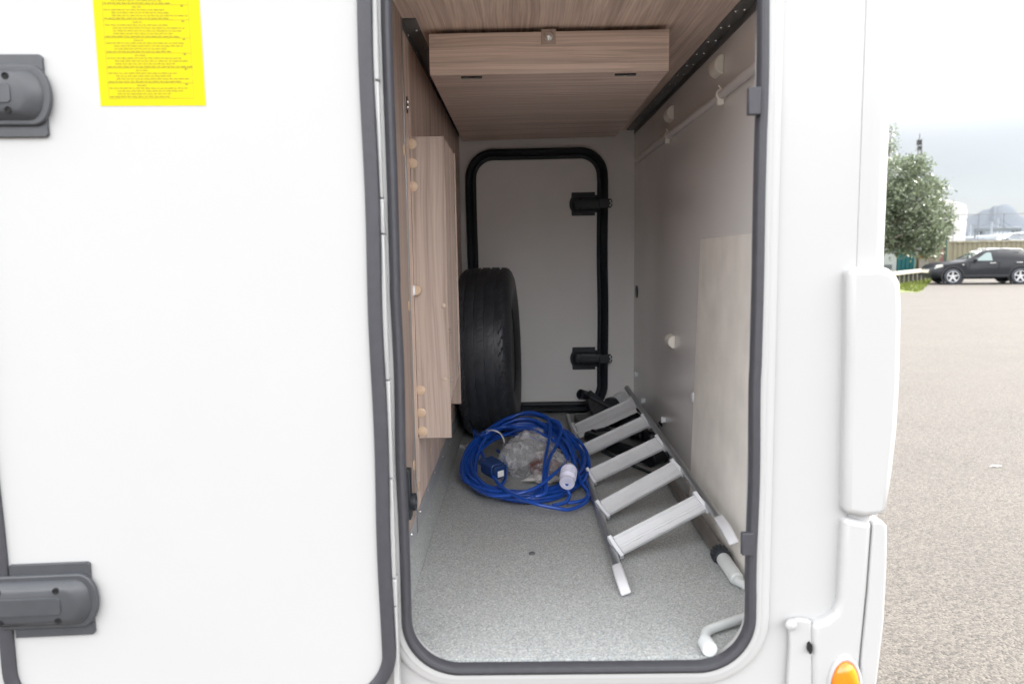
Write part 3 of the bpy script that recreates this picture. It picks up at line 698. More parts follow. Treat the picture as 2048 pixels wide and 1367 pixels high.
# ================================================================ BLUE POWER CABLE
cab = thing('power_cable', 'coiled bright blue mains hook-up cable with a white plug and navy socket', 'cable', (.02, 2.48, ZF))
rg = random.Random(11)
cx, cy = .006, 2.49; RC = .0056
pts = []; turns = 12; n_t = 44
prm = []
for k in range(turns + 2):
    prm.append((rg.uniform(.150, .208), rg.uniform(.215, .275), rg.uniform(-.010, .010), rg.uniform(-.012, .012), rg.uniform(.0, .026), rg.uniform(.06, .15)))
prm[1] = (.212, .285, 0, 0, .004, .10); prm[6] = (.207, .28, .004, 0, .01, .12); prm[10] = (.21, .27, 0, .01, .02, .13)
def lerp6(a, c, t): t = t * t * (3 - 2 * t); return [x + (y - x) * t for x, y in zip(a, c)]
for k in range(turns):
    for j in range(n_t):
        t = j / n_t; a = 2 * PI * t - PI / 2 + 2.1; q = lerp6(prm[k], prm[k + 1], t)
        s = (math.sin(a) + 1) / 2
        x = cx + q[2] + q[0] * math.cos(a) + .012 * math.sin(2 * a + k); y = cy + q[3] + q[1] * math.sin(a)
        z = ZF + RC + q[4] * (.6 + .8 * abs(math.cos(a * 1.5 + k))) + q[5] * s ** 1.7
        pts.append(Vector((x, y, z)))
# separate traced strands lying over the coil
def P3(px, py, h): return fl(px, py, ZF + h)
b = MB(); b.tube(pts, RC, 10, k=0)
strands = [
 [(948, 860, .10), (952, 880, .09), (968, 915, .075), (985, 950, .06), (1003, 972, .05), (1030, 990, .045), (1065, 1005, .04), (1105, 1014, .03), (1140, 1018, .02), (1172, 1003, .02), (1180, 985, .02), (1172, 960, .03)],
 [(948, 860, .10), (962, 872, .11), (980, 862, .13), (1010, 853, .14), (1050, 856, .14), (1085, 868, .13), (1112, 884, .11), (1130, 905, .09), (1138, 930, .06)],
 [(1134, 966, .068), (1134, 976, .05), (1139, 990, .03), (1130, 1004, .02), (1105, 1010, .018)],
 [(995, 900, .05), (1008, 915, .05), (1013, 935, .05), (1010, 958, .04), (1000, 972, .03), (985, 975, .025)],
 [(1095, 838, .16), (1115, 843, .16), (1122, 858, .14), (1115, 885, .11), (1100, 915, .09), (1093, 950, .07), (1090, 985, .045), (1070, 992, .04)],
 [(1095, 838, .16), (1100, 850, .15), (1098, 880, .12), (1090, 920, .09), (1087, 960, .06), (1085, 990, .03)],
 [(1138, 915, .09), (1128, 930, .085), (1105, 950, .075), (1080, 970, .06), (1050, 983, .05), (1015, 990, .04), (980, 990, .035), (950, 975, .03)],
 [(1125, 875, .12), (1140, 895, .10), (1148, 925, .07), (1160, 960, .04), (1176, 985, .02), (1165, 1000, .016), (1135, 1005, .014)],
]
for s_ in strands: b.tube(smooth_path([P3(*p) for p in s_], 7), RC, 10, k=0)
b.build('cable', blue_c, cab)
# white plug
p0 = P3(1134, 966, .070); p1 = P3(1141, 922, .105); dp = (p1 - p0).normalized(); T = dirframe(p0, dp)
Lp = (p1 - p0).length
b = MB(); b.lathe([(0, .004), (.010, .004), (.011, 0), (.022, 0), (.0235, .004), (.022, .010), (.015, .013), (.016, .02), (.025, .028)] + [(.0255 - .0022 * (i % 2), .032 + i * .004) for i in range(9)] + [(.024, .070), (.018, .084), (.012, .088), (0, .088)], 28, T)
b.build('plug', plug_w, cab)
b = MB(); b.box((-.004, -.015, .088), (.004, -.009, .104), T); b.box((-.004, .009, .088), (.004, .015, .104), T); b.build('plug_pins', chrome, cab)
# navy socket
c0 = P3(990, 938, .075); ax = Vector((.50, -.72, -.10)).normalized(); upv = Vector((-.15, .1, 1)); xx_ = upv.cross(ax).normalized()
T = frame(c0, xx_, ax.cross(xx_), ax)
b = MB(T); b.prism([(-.022, -.022), (.022, -.022), (.026, -.012), (.026, .018), (.018, .027), (-.018, .027), (-.026, .018), (-.026, -.012)], -.045, .02)
b.box((-.021, -.020, .020), (.021, .023, .034)); b.lathe([(.014, -.075), (.016, -.045), (0, -.045)], 16); b.build('socket', navy, cab, bevel=.003)
b = MB(T); b.box((-.012, -.012, .0342), (.010, .008, .0352)); b.build('socket_label', paper_m, cab)
# white tie round the bundle
tp = [P3(969, 866, .085), P3(971, 862, .125), P3(985, 860, .145), P3(1000, 866, .14), P3(1008, 880, .125), P3(1006, 890, .09)]
b = MB(); b.tube(smooth_path(tp, 6), .0026, 8); b.build('cable_tie', white_pl, cab)

# ================================================================ CLEAR BAG
bag = thing('plastic_bag', 'crumpled clear plastic bag with red brown and white contents inside the cable coil', 'plastic bag', (.04, 2.55, ZF))
mt, n, l, pb = nodes('thin_plastic_film')
tcn = n.new('ShaderNodeTexCoord'); nz = n.new('ShaderNodeTexNoise'); nz.inputs['Scale'].default_value = 26; nz.inputs['Detail'].default_value = 4; nz.inputs['Distortion'].default_value = 1.6
bp = n.new('ShaderNodeBump'); bp.inputs['Strength'].default_value = .6; bp.inputs['Distance'].default_value = .006
l.new(tcn.outputs['Object'], nz.inputs['Vector']); l.new(nz.outputs['Fac'], bp.inputs['Height'])
pb.inputs['Base Color'].default_value = (.70, .71, .74, 1); pb.inputs['Roughness'].default_value = .16; l.new(bp.outputs[0], pb.inputs['Normal'])
tb = n.new('ShaderNodeBsdfTransparent'); ms = n.new('ShaderNodeMixShader'); rp = n.new('ShaderNodeMapRange')
rp.inputs[1].default_value = .35; rp.inputs[2].default_value = .7; rp.inputs[3].default_value = .16; rp.inputs[4].default_value = .50
l.new(nz.outputs['Fac'], rp.inputs[0]); l.new(rp.outputs[0], ms.inputs[0]); l.new(tb.outputs[0], ms.inputs[1]); l.new(pb.outputs[0], ms.inputs[2])
l.new(ms.outputs[0], n['Material Output'].inputs['Surface']); film = mt
def crumple(c, rad, seed, amp, name, mt_, par, sub=5, flat=None):
    bm = bmesh.new(); bmesh.ops.create_icosphere(bm, subdivisions=sub, radius=1)
    for v in bm.verts:
        p = v.co.copy(); o = Vector((seed * 3.1, seed, seed * 1.7))
        d = noise.noise(p * 1.4 + o) * .7 + abs(noise.noise(p * 2.6 + o)) * .45 - abs(noise.noise(p * 5.5 + o)) * .16
        q = p * (1 + amp * d); v.co = Vector((c[0] + q.x * rad[0], c[1] + q.y * rad[1], max(c[2] + q.z * rad[2], ZF + .002)))
    b_ = MB(); b_.v = [v.co.copy() for v in bm.verts]; b_.f = [[v.index for v in f.verts] for f in bm.faces]; b_.mi = [0] * len(b_.f); bm.free()
    return b_.build(name, mt_, par, smooth=75, fix=False)
crumple((.022, 2.57, ZF + .05), (.090, .11, .088), 2.3, .5, 'film', film, bag)
cc = fl(1090, 928, ZF + .05); crumple((cc.x, cc.y, ZF + .045), (.045, .055, .035), 5.1, .6, 'brown_contents', red_m, bag, 4)
cc = fl(1085, 958, ZF + .012); crumple((cc.x, cc.y, ZF + .014), (.055, .028, .012), 8.2, .8, 'paper_contents', paper_m, bag, 3)
cc = fl(1105, 938, ZF + .04); crumple((cc.x - .01, cc.y, ZF + .045), (.062, .07, .047), 4.4, .6, 'film_corner', film, bag, 4)
cc = fl(938, 886, ZF + .02); crumple((cc.x + .01, cc.y - .03, ZF + .012), (.03, .04, .014), 7.7, 1.2, 'film_scrap', film, bag, 3)

# ================================================================ JACK AND BLACK FITTINGS IN THE CORNER
jk = thing('vehicle_jack', 'black jack with a raised socket cup and folded arm lying behind the ladder treads', 'jack', (.42, 3.1, ZF))
b = MB(); c0 = at(1176, 791, 3.36); c1 = at(1152, 786, 3.30); dd = (c1 - c0).normalized()
b.lathe([(0, 0), (.012, 0), (.014, .012), (.021, .020), (.0225, .055), (.018, .056), (.017, .03), (0, .03)], 22, dirframe(c0, dd)); b.build('socket_cup', plast_b, jk)
D_ = 3.36
def plate(pxs, D, th, name, mt_, bev=.002):
    P = [at(x, y, D) for x, y in pxs]; b = MB(); b.prism([(p.x, p.z) for p in P], D, D + th, TX); return b.build(name, mt_, jk, bevel=bev)
gran = mat('worn_speckled_metal', (.055, .055, .06), .45, .3, var=.9, scale=260)
plate([(1170, 790), (1182, 781), (1206, 801), (1222, 822), (1192, 838), (1186, 832), (1176, 812)], D_, .03, 'bracket_plate', plast_b, .004)
plate([(1176, 800), (1184, 793), (1200, 806), (1207, 816), (1191, 829), (1184, 822)], D_ - .004, .005, 'worn_face', gran, .001)
plate([(1215, 800), (1226, 797), (1236, 800), (1241, 808), (1258, 850), (1205, 850), (1206, 812)], 3.42, .06, 'folded_arm', plast_b, .006)
b = MB(); b.tube([at(1178, 792, 3.34), at(1200, 803, 3.33), at(1225, 817, 3.31), at(1262, 840, 3.27)], .007, 10); b.build('handle_bar', plast_b, jk)
b = MB(); b.box((.235, 3.20, ZF), (.42, 3.34, ZF + .035)); b.build('foot_plate', plast_b, jk, bevel=.006)
# main body: arms along from back centre to right wall
def beam(p, q, w, h, name, mt_=plast_b, bev=.006):
    p, q = Vector(p), Vector(q); d = (q - p); L = d.length; d.normalize(); x = d.cross(Vector((0, 0, 1))).normalized(); T = frame(p, x, x.cross(d) * -1 if (x.cross(d)).z < 0 else x.cross(d), d)
    T = frame(p, x, d.cross(x) * -1, d); b = MB(T); b.box((-w / 2, -h / 2, 0), (w / 2, h / 2, L)); return b.build(name, mt_, jk, bevel=bev)
black_m = mat('satin_black_metal', (.011, .013, .016), .32, .2, var=.3, scale=40, bump=.2, bscale=90)
beam((.29, 2.98, ZF + .026), (.47, 2.62, ZF + .036), .11, .048, 'jack_body', black_m, .014)
beam((.28, 3.06, ZF + .03), (.46, 2.80, ZF + .065), .05, .03, 'lift_arm', black_m, .008)
beam((.41, 3.22, ZF + .045), (.49, 2.74, ZF + .05), .055, .08, 'side_beam', black_m, .014)
b = MB()
for (x, y, z, r) in ((.47, 2.62, ZF + .034, .03), (.31, 2.95, ZF + .038, .026), (.44, 3.02, ZF + .07, .03)):
    MB().lathe([(0, -.035), (r, -.035), (r, -.028), (r * .85, -.025), (r * .85, .025), (r, .028), (r, .035), (0, .035)], 20, dirframe((x, y, z), (.8, .45, .1))).build('pivot_boss', black_m, jk, bevel=.002)

b = MB(); b.tube([at(1270, 815, 3.0), at(1300, 840, 2.95), at(1334, 868, 2.86)], .004, 8); b.tube([at(1322, 842, 2.85), at(1338, 862, 2.82), at(1342, 880, 2.75), at(1338, 900, 2.68)], .012, 10)
b.build('strap', plast_b, jk)
rods = thing('wheel_brace', 'thin dark steel rod on the garage floor running under the ladder treads', 'wheel brace', (.3, 2.7, ZF))
b = MB()
for o in (0, 5):
    b.tube([fl(1204 + o, 903, ZF + .006), fl(1262 + o, 930, ZF + .006), fl(1300 + o * .6, 945, ZF + .006), fl(1326, 957, ZF + .006)], .0042, 8)
b.build('rod', mat('dark_teal_steel', (.03, .045, .05), .35, .6), rods)
c = at(1246, 805, YB - .02)
MB().lathe([(.05, 0), (.05, .012), (.042, .022), (0, .026)], 28, frame((c.x - .006, YB - .001, c.z), (1, 0, 0), (0, 0, 1), (0, -1, 0))).build('back_wall_cap', white_pl, van)

# ================================================================ OUTSIDE: paper scrap
c = fl(1989, 932, .004)
lt = MB(); rg = random.Random(2)
P = [(-.045, -.01), (-.01, .012), (.03, .009), (.055, -.004), (.02, -.012), (-.02, -.016)]
lt.add([(c.x + x, c.y + y, .006 + .006 * (i % 2)) for i, (x, y) in enumerate(P)] + [(c.x + x, c.y + y, .004 + .006 * (i % 2)) for i, (x, y) in enumerate(P)],
       [(0, 1, 2, 3, 4, 5), (11, 10, 9, 8, 7, 6)] + [(i, (i + 1) % 6, (i + 1) % 6 + 6, i + 6) for i in range(6)])
tag(lt.build('paper_scrap', paper_m, smooth=0), 'small white scrap of paper lying on the pale asphalt', 'paper')

# ================================================================ PARKED CAR
CY = 35.0; alpha = math.radians(11); CXf = ray(1903, 560).x * (CY - .8 * math.cos(alpha)) + .8 * math.sin(alpha)
car = thing('parked_car', 'dark charcoal estate car parked side-on in front of the corrugated container', 'car', (CXf, CY, 0))
car.rotation_euler = (0, 0, -alpha)
paint = mat('charcoal_paint', (.0045, .0055, .009), .45, .0, coat=.10, spec=.3)
glass = mat('tinted_glass', (.02, .028, .03), .06, coat=.5, spec=.8)
glass2 = mat('pale_reflecting_glass', (.12, .17, .17), .08, coat=.5, spec=1)
trim = mat('black_car_trim', (.006, .006, .007), .5); lampm = mat('clear_headlamp', (.50, .50, .46), .15, coat=.5)
class CB(MB):
    def build(s, name, mats, parent=None, **k):
        r_ = parent
        while r_.parent: r_ = r_.parent
        s.v = [v + r_.location for v in s.v]; return super().build(name, mats, parent, **k)
WB, WR, KZ = 2.68, .35, .93
# stations: x from front; (x, z_low, z_belt, z_top, halfw_low, halfw_top)
stn = [(-.84, .42, .60, .62, .55, .52), (-.80, .30, .70, .74, .72, .66), (-.66, .26, .80, .86, .84, .72), (-.35, .24, .86, .94, .90, .76), (.10, .24, .92, 1.00, .92, .78), (.46, .24, .97, 1.04, .92, .78),
       (.62, .24, .98, 1.10, .92, .74), (1.25, .24, 1.00, 1.44, .92, .64), (1.45, .24, 1.01, 1.49, .92, .63), (2.1, .24, 1.03, 1.52, .92, .63), (2.9, .25, 1.06, 1.48, .92, .62), (3.30, .28, 1.07, 1.38, .90, .60), (3.55, .34, 1.05, 1.14, .86, .66), (3.66, .45, .96, 1.0, .80, .62), (3.68, .5, .7, .72, .7, .6)]
vs = []; fs = []
for x, zl, zbt, ztp, hw, ht in stn:
    ring = [(hw * .86, zl), (hw, zl + .12), (hw * 1.0, (zl + zbt) / 2), (hw * .97, zbt), (ht + (hw * .97 - ht) * .12, zbt + (ztp - zbt) * .86), (ht * .9, ztp), (0, ztp + .012)]
    ring += [(-a, z) for a, z in ring[-2::-1]]
    vs += [(x, yy, z * 1.0) for yy, z in ring]
P = 13
for i in range(len(stn) - 1):
    for j in range(P): a, c_ = i * P, (i + 1) * P; fs.append((a + j, a + (j + 1) % P, c_ + (j + 1) % P, c_ + j))
fs.append(tuple(range(P))); fs.append(tuple((len(stn) - 1) * P + j for j in range(P)))
bd = CB().add(vs, fs); body = bd.build('body', paint, car, smooth=35)
# near side is -y
def side_poly(pts, off, th, name, mt_, par=body, hwf=None):
    def yw(z, zb_=1.0, zt_=1.5): return -(.905 - (max(z - .97, 0)) * .56)
    b = CB(); n = len(pts); vs_ = [(x, yw(z) - off, z) for x, z in pts] + [(x, yw(z) - off + th, z) for x, z in pts]
    b.add(vs_, [tuple(range(n)), tuple(range(2 * n - 1, n - 1, -1))] + [(i, (i + 1) % n, (i + 1) % n + n, i + n) for i in range(n)]); return b.build(name, mt_, par)
side_poly([(.88, 1.04), (1.38, 1.385), (1.78, 1.42), (1.80, 1.04)], .012, .01, 'window', glass2)
side_poly([(1.90, 1.04), (1.88, 1.42), (2.62, 1.40), (2.74, 1.08)], .012, .01, 'window', glass)
side_poly([(2.86, 1.10), (2.74, 1.38), (3.16, 1.30), (3.20, 1.25)], .012, .01, 'window', glass)
side_poly([(1.80, 1.40), (1.80, 1.44), (2.66, 1.43), (2.68, 1.39)], .025, .02, 'wind_deflector', glass)
def cbox(a, c_, name, mt_, par=body, bev=.01): CB().box(a, c_).build(name, mt_, par, bevel=bev)
cbox((1.45, -.955, .915), (1.68, -.925, .945), 'door_handle', chrome); cbox((2.50, -.955, .935), (2.74, -.925, .965), 'door_handle', chrome)
cbox((.80, -1.02, 1.02), (.95, -.90, 1.15), 'side_mirror', trim, bev=.03); cbox((.36, -.935, .86), (.46, -.915, .89), 'side_indicator', lampm)
CB().add([(-.72, -.80, .70), (-.40, -.905, .80), (-.42, -.90, .88), (-.66, -.80, .83), (-.72, -.70, .72), (-.40, -.80, .82), (-.42, -.80, .89), (-.66, -.7, .85)], [(0, 1, 2, 3), (7, 6, 5, 4), (0, 4, 5, 1), (1, 5, 6, 2), (2, 6, 7, 3), (3, 7, 4, 0)]).build('headlight', lampm, body)
cbox((.48, -.945, .30), (2.25, -.90, .42), 'side_skirt', mat('car_skirt', (.006, .007, .01), .4), bev=.02)
for x0 in (1.84, .66): cbox((x0, -.929, .45), (x0 + .012, -.918, 1.0), 'door_gap', dark_hole, bev=0)
for q in (-1, 1): CB().tube([(1.45, q * .56, 1.50), (1.5, q * .58, 1.545), (2.1, q * .58, 1.56), (2.8, q * .57, 1.525), (2.88, q * .55, 1.48)], .014, 8).build('roof_rail', chrome, body)
cbox((-.87, -.5, .5), (-.80, .5, .66), 'grille', chrome)
CB().add([(.66, -.70, 1.125), (.66, .70, 1.125), (1.24, .60, 1.46), (1.24, -.60, 1.46), (.68, -.7, 1.11), (.68, .7, 1.11), (1.26, .6, 1.44), (1.26, -.6, 1.44)], [(0, 1, 2, 3), (7, 6, 5, 4), (0, 4, 5, 1), (1, 5, 6, 2), (2, 6, 7, 3), (3, 7, 4, 0)]).build('windscreen', glass, body)
wheelrim = mat('silver_alloy', (.50, .50, .51), .35, .3)
for wx in (0, WB):
    for sy in (-1, 1):
        Tw = Matrix.Translation((wx, sy * .865, WR)) @ Matrix.Rotation(PI / 2 if sy < 0 else -PI / 2, 4, 'X')
        if sy < 0:
            b = CB(); b.lathe([(.385, -.05), (.46, -.02), (.465, .065), (.43, .075), (.385, .05)], 40, Tw); b.build('wheel_arch', trim, body)
        w = CB(); w.lathe([(.24, .09), (.26, .105), (.33, .10), (WR, .07), (WR, -.07), (.33, -.1), (.26, -.1), (.24, -.09), (.24, .09)], 48, Tw); wh = w.build('wheel', rubber, car)
        r_ = CB(); r_.lathe([(.245, .106), (.235, .108), (.225, .09), (.215, .02), (0, .02)], 40, Tw, k=1); r_.lathe([(.247, .106), (.235, .114), (.222, .106)], 40, Tw, k=0)
        r_.lathe([(.06, .05), (.055, .105), (0, .112)], 16, Tw, k=0)
        for s_ in range(5): r_.add([(-.045, .03, .085), (.045, .03, .085), (.024, .228, .10), (-.024, .228, .10), (-.045, .03, .05), (.045, .03, .05), (.024, .228, .06), (-.024, .228, .06)], [(0, 1, 2, 3), (7, 6, 5, 4), (0, 4, 5, 1), (1, 5, 6, 2), (2, 6, 7, 3), (3, 7, 4, 0)], Tw @ Matrix.Rotation(s_ * 2 * PI / 5, 4, 'Z'), k=0)
        r_.build('rim', [wheelrim, trim], wh)
# ================================================================ BACKGROUND
# container
def X_at(px, Y): return ray(px, 500).x * Y
def z_at(px, py, Y): return (EYE + ray(px, py) * Y).z
beige = mat('beige_container_paint', (.19, .17, .12), .6, var=.06, scale=2)
Yc = 44.0; x0, x1 = X_at(1896, Yc), X_at(1896, Yc) + 12.2; zt_ = z_at(1960, 481, Yc)
ct = thing('shipping_container', 'long beige corrugated shipping container behind the dark car', 'container', (x0, Yc, 0))
b = MB(); n_c = 44; pl = []
for i in range(n_c):
    xa = x0 + .08 + i * (x1 - x0 - .16) / n_c; w_ = (x1 - x0 - .16) / n_c
    pl += [(xa, 0), (xa + w_ * .3, 0), (xa + w_ * .5, .05), (xa + w_ * .8, .05)]
vs = [(x, Yc + .03 + d, z) for z in (.15, zt_ - .12) for x, d in pl]; n = len(pl)
b.add(vs, [(i, i + 1, i + 1 + n, i + n) for i in range(n - 1)]); b.build('corrugated_side', beige, ct, smooth=0)
b = MB(); b.box((x0, Yc, zt_ - .12), (x1, Yc + .10, zt_)); b.box((x0, Yc, .02), (x1, Yc + .1, .15)); b.build('side_rails', beige, ct, bevel=.01)
for q in (x0, x1 - .1): MB().box((q, Yc, .151), (q + .1, Yc + .1, zt_ - .121)).build('corner_post', beige, ct)
b = MB(); b.box((x0, Yc + .101, .05), (x1, Yc + 2.4, zt_ - .02)); b.build('box_body', beige, ct)
for i in range(14):
    b = MB(); xx = x0 + .5 + i * .85; b.box((xx, Yc - .012, zt_ - .09), (xx + .32, Yc - .001, zt_ - .03)); b.build('tie_plate', mat('pale_plate', (.3, .29, .24), .6), ct)
xx = X_at(2003, Yc); b = MB(); b.box((xx, Yc - .01, zt_ - .7), (xx + .08, Yc + .028, zt_ - .35)); b.build('vent_cover', mat('dull_vent', (.15, .15, .13), .6), ct)
# green post
Yp = 43; xp = X_at(1893, Yp); gp = thing('steel_post', 'tall dark green post between the tree and the beige container', 'post', (xp, Yp, 0))
b = MB(); b.box((xp - .13, Yp - .06, 0), (xp + .0, Yp + .06, z_at(1895, 445, Yp))); b.build('shaft', mat('green_paint', (.02, .07, .05), .5), gp)
b = MB(); b.box((xp - .30, Yp - .04, 0), (xp - .135, Yp + .05, z_at(1895, 452, Yp))); b.build('red_flange', mat('faded_red', (.16, .06, .06), .6), gp)
# white wrapped boat behind the container
Yb = 52; P = [(1880, 560), (1880, 398), (1905, 402), (1916, 405), (1932, 410), (1935, 425), (1935, 436), (1933, 438), (1934, 446), (1931, 470), (1930, 560)]
wb = MB(); wb.prism([(at(px, py, Yb).x, max(at(px, py, Yb).z, .02)) for px, py in P], Yb, Yb + 7, TX)
tag(wb.build('wrapped_boat', mat('white_shrink_wrap', (.50, .49, .48), .5, var=.04, scale=.6, bump=.3, bscale=3), smooth=30, bevel=.1), 'tall white wrapped hull rising behind the tree and container end', 'wrapped boat')
# white shed, teal container, low white wall
Ys = 46
sh = thing('white_shed', 'small white shed wall with a low window left of the teal container', 'shed', (X_at(1760, Ys), Ys, 0))
b = MB(); b.box((X_at(1700, Ys), Ys, 0), (X_at(1794, Ys), Ys + 3, z_at(1780, 470, Ys))); b.build('wall', mat('white_cladding', (.35, .37, .37), .6), sh)
b = MB(); b.box((X_at(1770, Ys), Ys - .03, z_at(1780, 538, Ys)), (X_at(1785, Ys), Ys - .002, z_at(1780, 529, Ys))); b.build('window', mat('shed_window', (.12, .13, .14), .2), sh)
tl = thing('teal_container', 'teal blue container door panel standing under the tree crown', 'container', (X_at(1812, Ys), Ys, 0))
teal = mat('teal_paint', (.0, .085, .095), .5, var=.08, scale=2)
b = MB(); xa, xb_ = X_at(1795, Ys), X_at(1829, Ys); b.box((xa, Ys + .05, .02), (xb_, Ys + 4, z_at(1812, 498, Ys)))
b.build('box_body', teal, tl)
for i in range(4):
    w_ = (xb_ - xa) / 4; b = MB(); b.box((xa + i * w_ + .02, Ys, .05), (xa + (i + 1) * w_ - .02, Ys + .049, z_at(1812, 499, Ys) - .02)); b.build('door_panel', teal, tl, bevel=.01)
b = MB(); b.box((xb_, Ys - .02, 0), (xb_ + .12, Ys + .1, z_at(1829, 500, Ys))); b.build('corner_post', mat('pale_aqua', (.16, .26, .25), .5), tl)
lw = MB(); xa2, xb2 = xb_ + .16, X_at(1894, 45.5)
tag(MB().box((xa2, 45.6, 0), (xb2, 45.75, z_at(1850, 518, 45.6))).build('low_wall', mat('blockwork_white', (.30, .27, .25), .7, var=.05, scale=2)), 'low off-white wall between the teal container and the green post', 'wall')
og = MB().box((X_at(1843, 45.9), 45.9, 0), (X_at(1867, 45.9), 46.8, z_at(1855, 509, 45.9)))
tag(og.build('orange_crate', mat('orange_paint', (.30, .12, .01), .6), bevel=.03), 'orange box showing above the low white wall beneath the tree', 'crate')
fp = thing('gate_post', 'short grey post standing beside the car bonnet at the low wall', 'post', (X_at(1863, 40), 40, 0)); b = MB(); b.box((X_at(1863, 40) - .05, 39.95, 0), (X_at(1863, 40) + .05, 40.05, z_at(1863, 532, 40))); b.build('shaft', mat('weathered_post', (.2, .18, .15), .8), fp)
# grass verge
gv = bpy.data.materials.new('x'); 
grass_m = mat('grass_soil', (.09, .11, .015), .9, var=.4, scale=6)
pA, pB = fl(1800, 578, 0), fl(1875, 558, 0)
poly = [(pA.x - .5, pA.y - 2.5), (X_at(1868, 38.2), 38.2), (X_at(1900, 40), 40), (X_at(1990, 39.5), 39.5), (X_at(2090, 39), 39), (X_at(2090, 44), 44), (X_at(1700, 46), 46), (X_at(1700, 30), 30)]
wide('grass_verge', poly, .004, grass_m)
gb = MB(); rg = random.Random(9)
def inpoly(x, y):
    c_ = False
    for i in range(len(poly)):
        (ax, ay), (bx, by) = poly[i - 1], poly[i]
        if (ay > y) != (by > y) and x < (bx - ax) * (y - ay) / (by - ay) + ax: c_ = not c_
    return c_
cnt = 0
while cnt < 9000:
    x, y = rg.uniform(15, 31), rg.uniform(29, 46)
    if not inpoly(x, y): continue
    a = rg.uniform(0, PI); h = rg.uniform(.04, .12); dx, dy = math.cos(a) * .03, math.sin(a) * .03
    gb.add([(x - dx, y - dy, 0), (x + dx, y + dy, 0), (x + dy * rg.uniform(-1, 1), y + dx * rg.uniform(-1, 1), h)], [(0, 1, 2)]); cnt += 1
go = gb.build('grass', mat('grass_blades', (.11, .14, .012), .7, var=.4, scale=3), smooth=0, fix=False, kind='stuff'); tag(go, 'yellow green grass strip under the low timber barrier', 'grass')
# timber barrier
r0_, r1_ = Vector((pA.x - .8, 32.0, 0)), Vector((X_at(1862, 39.5), 39.5, 0)); dr = (r1_ - r0_)
bar_ = thing('timber_barrier', 'low sunlit timber rail on short dark posts along the car park edge', 'barrier', tuple(r0_))
xdir = dr.normalized(); T = frame(r0_ + Vector((0, 0, .42)), xdir, Vector((0, 0, 1)).cross(xdir), (0, 0, 1)); b = MB(T); b.box((-2, -.10, 0), (dr.length, .10, .17)); b.build('rail', mat('pale_timber', (.30, .28, .23), .7, var=.08, scale=3), bar_, bevel=.02)
for i in range(13):
    p = r0_ + dr * (i / 12.5); T = frame(p, xdir, Vector((0, 0, 1)).cross(xdir), (0, 0, 1)); b = MB(T); b.box((-.08, -.07, 0), (.08, .07, .418)); b.build('post', mat('dark_timber', (.04, .038, .03), .8), bar_)
# trees
def leaf_mat(name, col):
    mt, n, l, pb = nodes(name); tcn = n.new('ShaderNodeTexCoord'); nz = n.new('ShaderNodeTexNoise'); nz.inputs['Scale'].default_value = 5; nz.inputs['Detail'].default_value = 5
    r = n.new('ShaderNodeValToRGB'); r.color_ramp.elements[0].color = (col[0] * .45, col[1] * .45, col[2] * .45, 1); r.color_ramp.elements[0].position = .35
    r.color_ramp.elements[1].color = (col[0] * 2.6, col[1] * 2.1, col[2] * 2.0, 1); r.color_ramp.elements[1].position = .65
    l.new(tcn.outputs['Object'], nz.inputs['Vector']); l.new(nz.outputs['Fac'], r.inputs[0]); l.new(r.outputs[0], pb.inputs['Base Color'])
    pb.inputs['Roughness'].default_value = .34; pb.inputs['Specular IOR Level'].default_value = .6
    t = n.new('ShaderNodeBsdfTranslucent'); l.new(r.outputs[0], t.inputs['Color']); ms = n.new('ShaderNodeMixShader'); ms.inputs[0].default_value = .2
    l.new(pb.outputs[0], ms.inputs[1]); l.new(t.outputs[0], ms.inputs[2]); l.new(ms.outputs[0], n['Material Output'].inputs['Surface']); return mt
leafm = leaf_mat('glossy_leaves', (.10, .145, .095)); bark = mat('bark', (.11, .09, .075), .9, var=.3, scale=6, bump=.5, bscale=20)
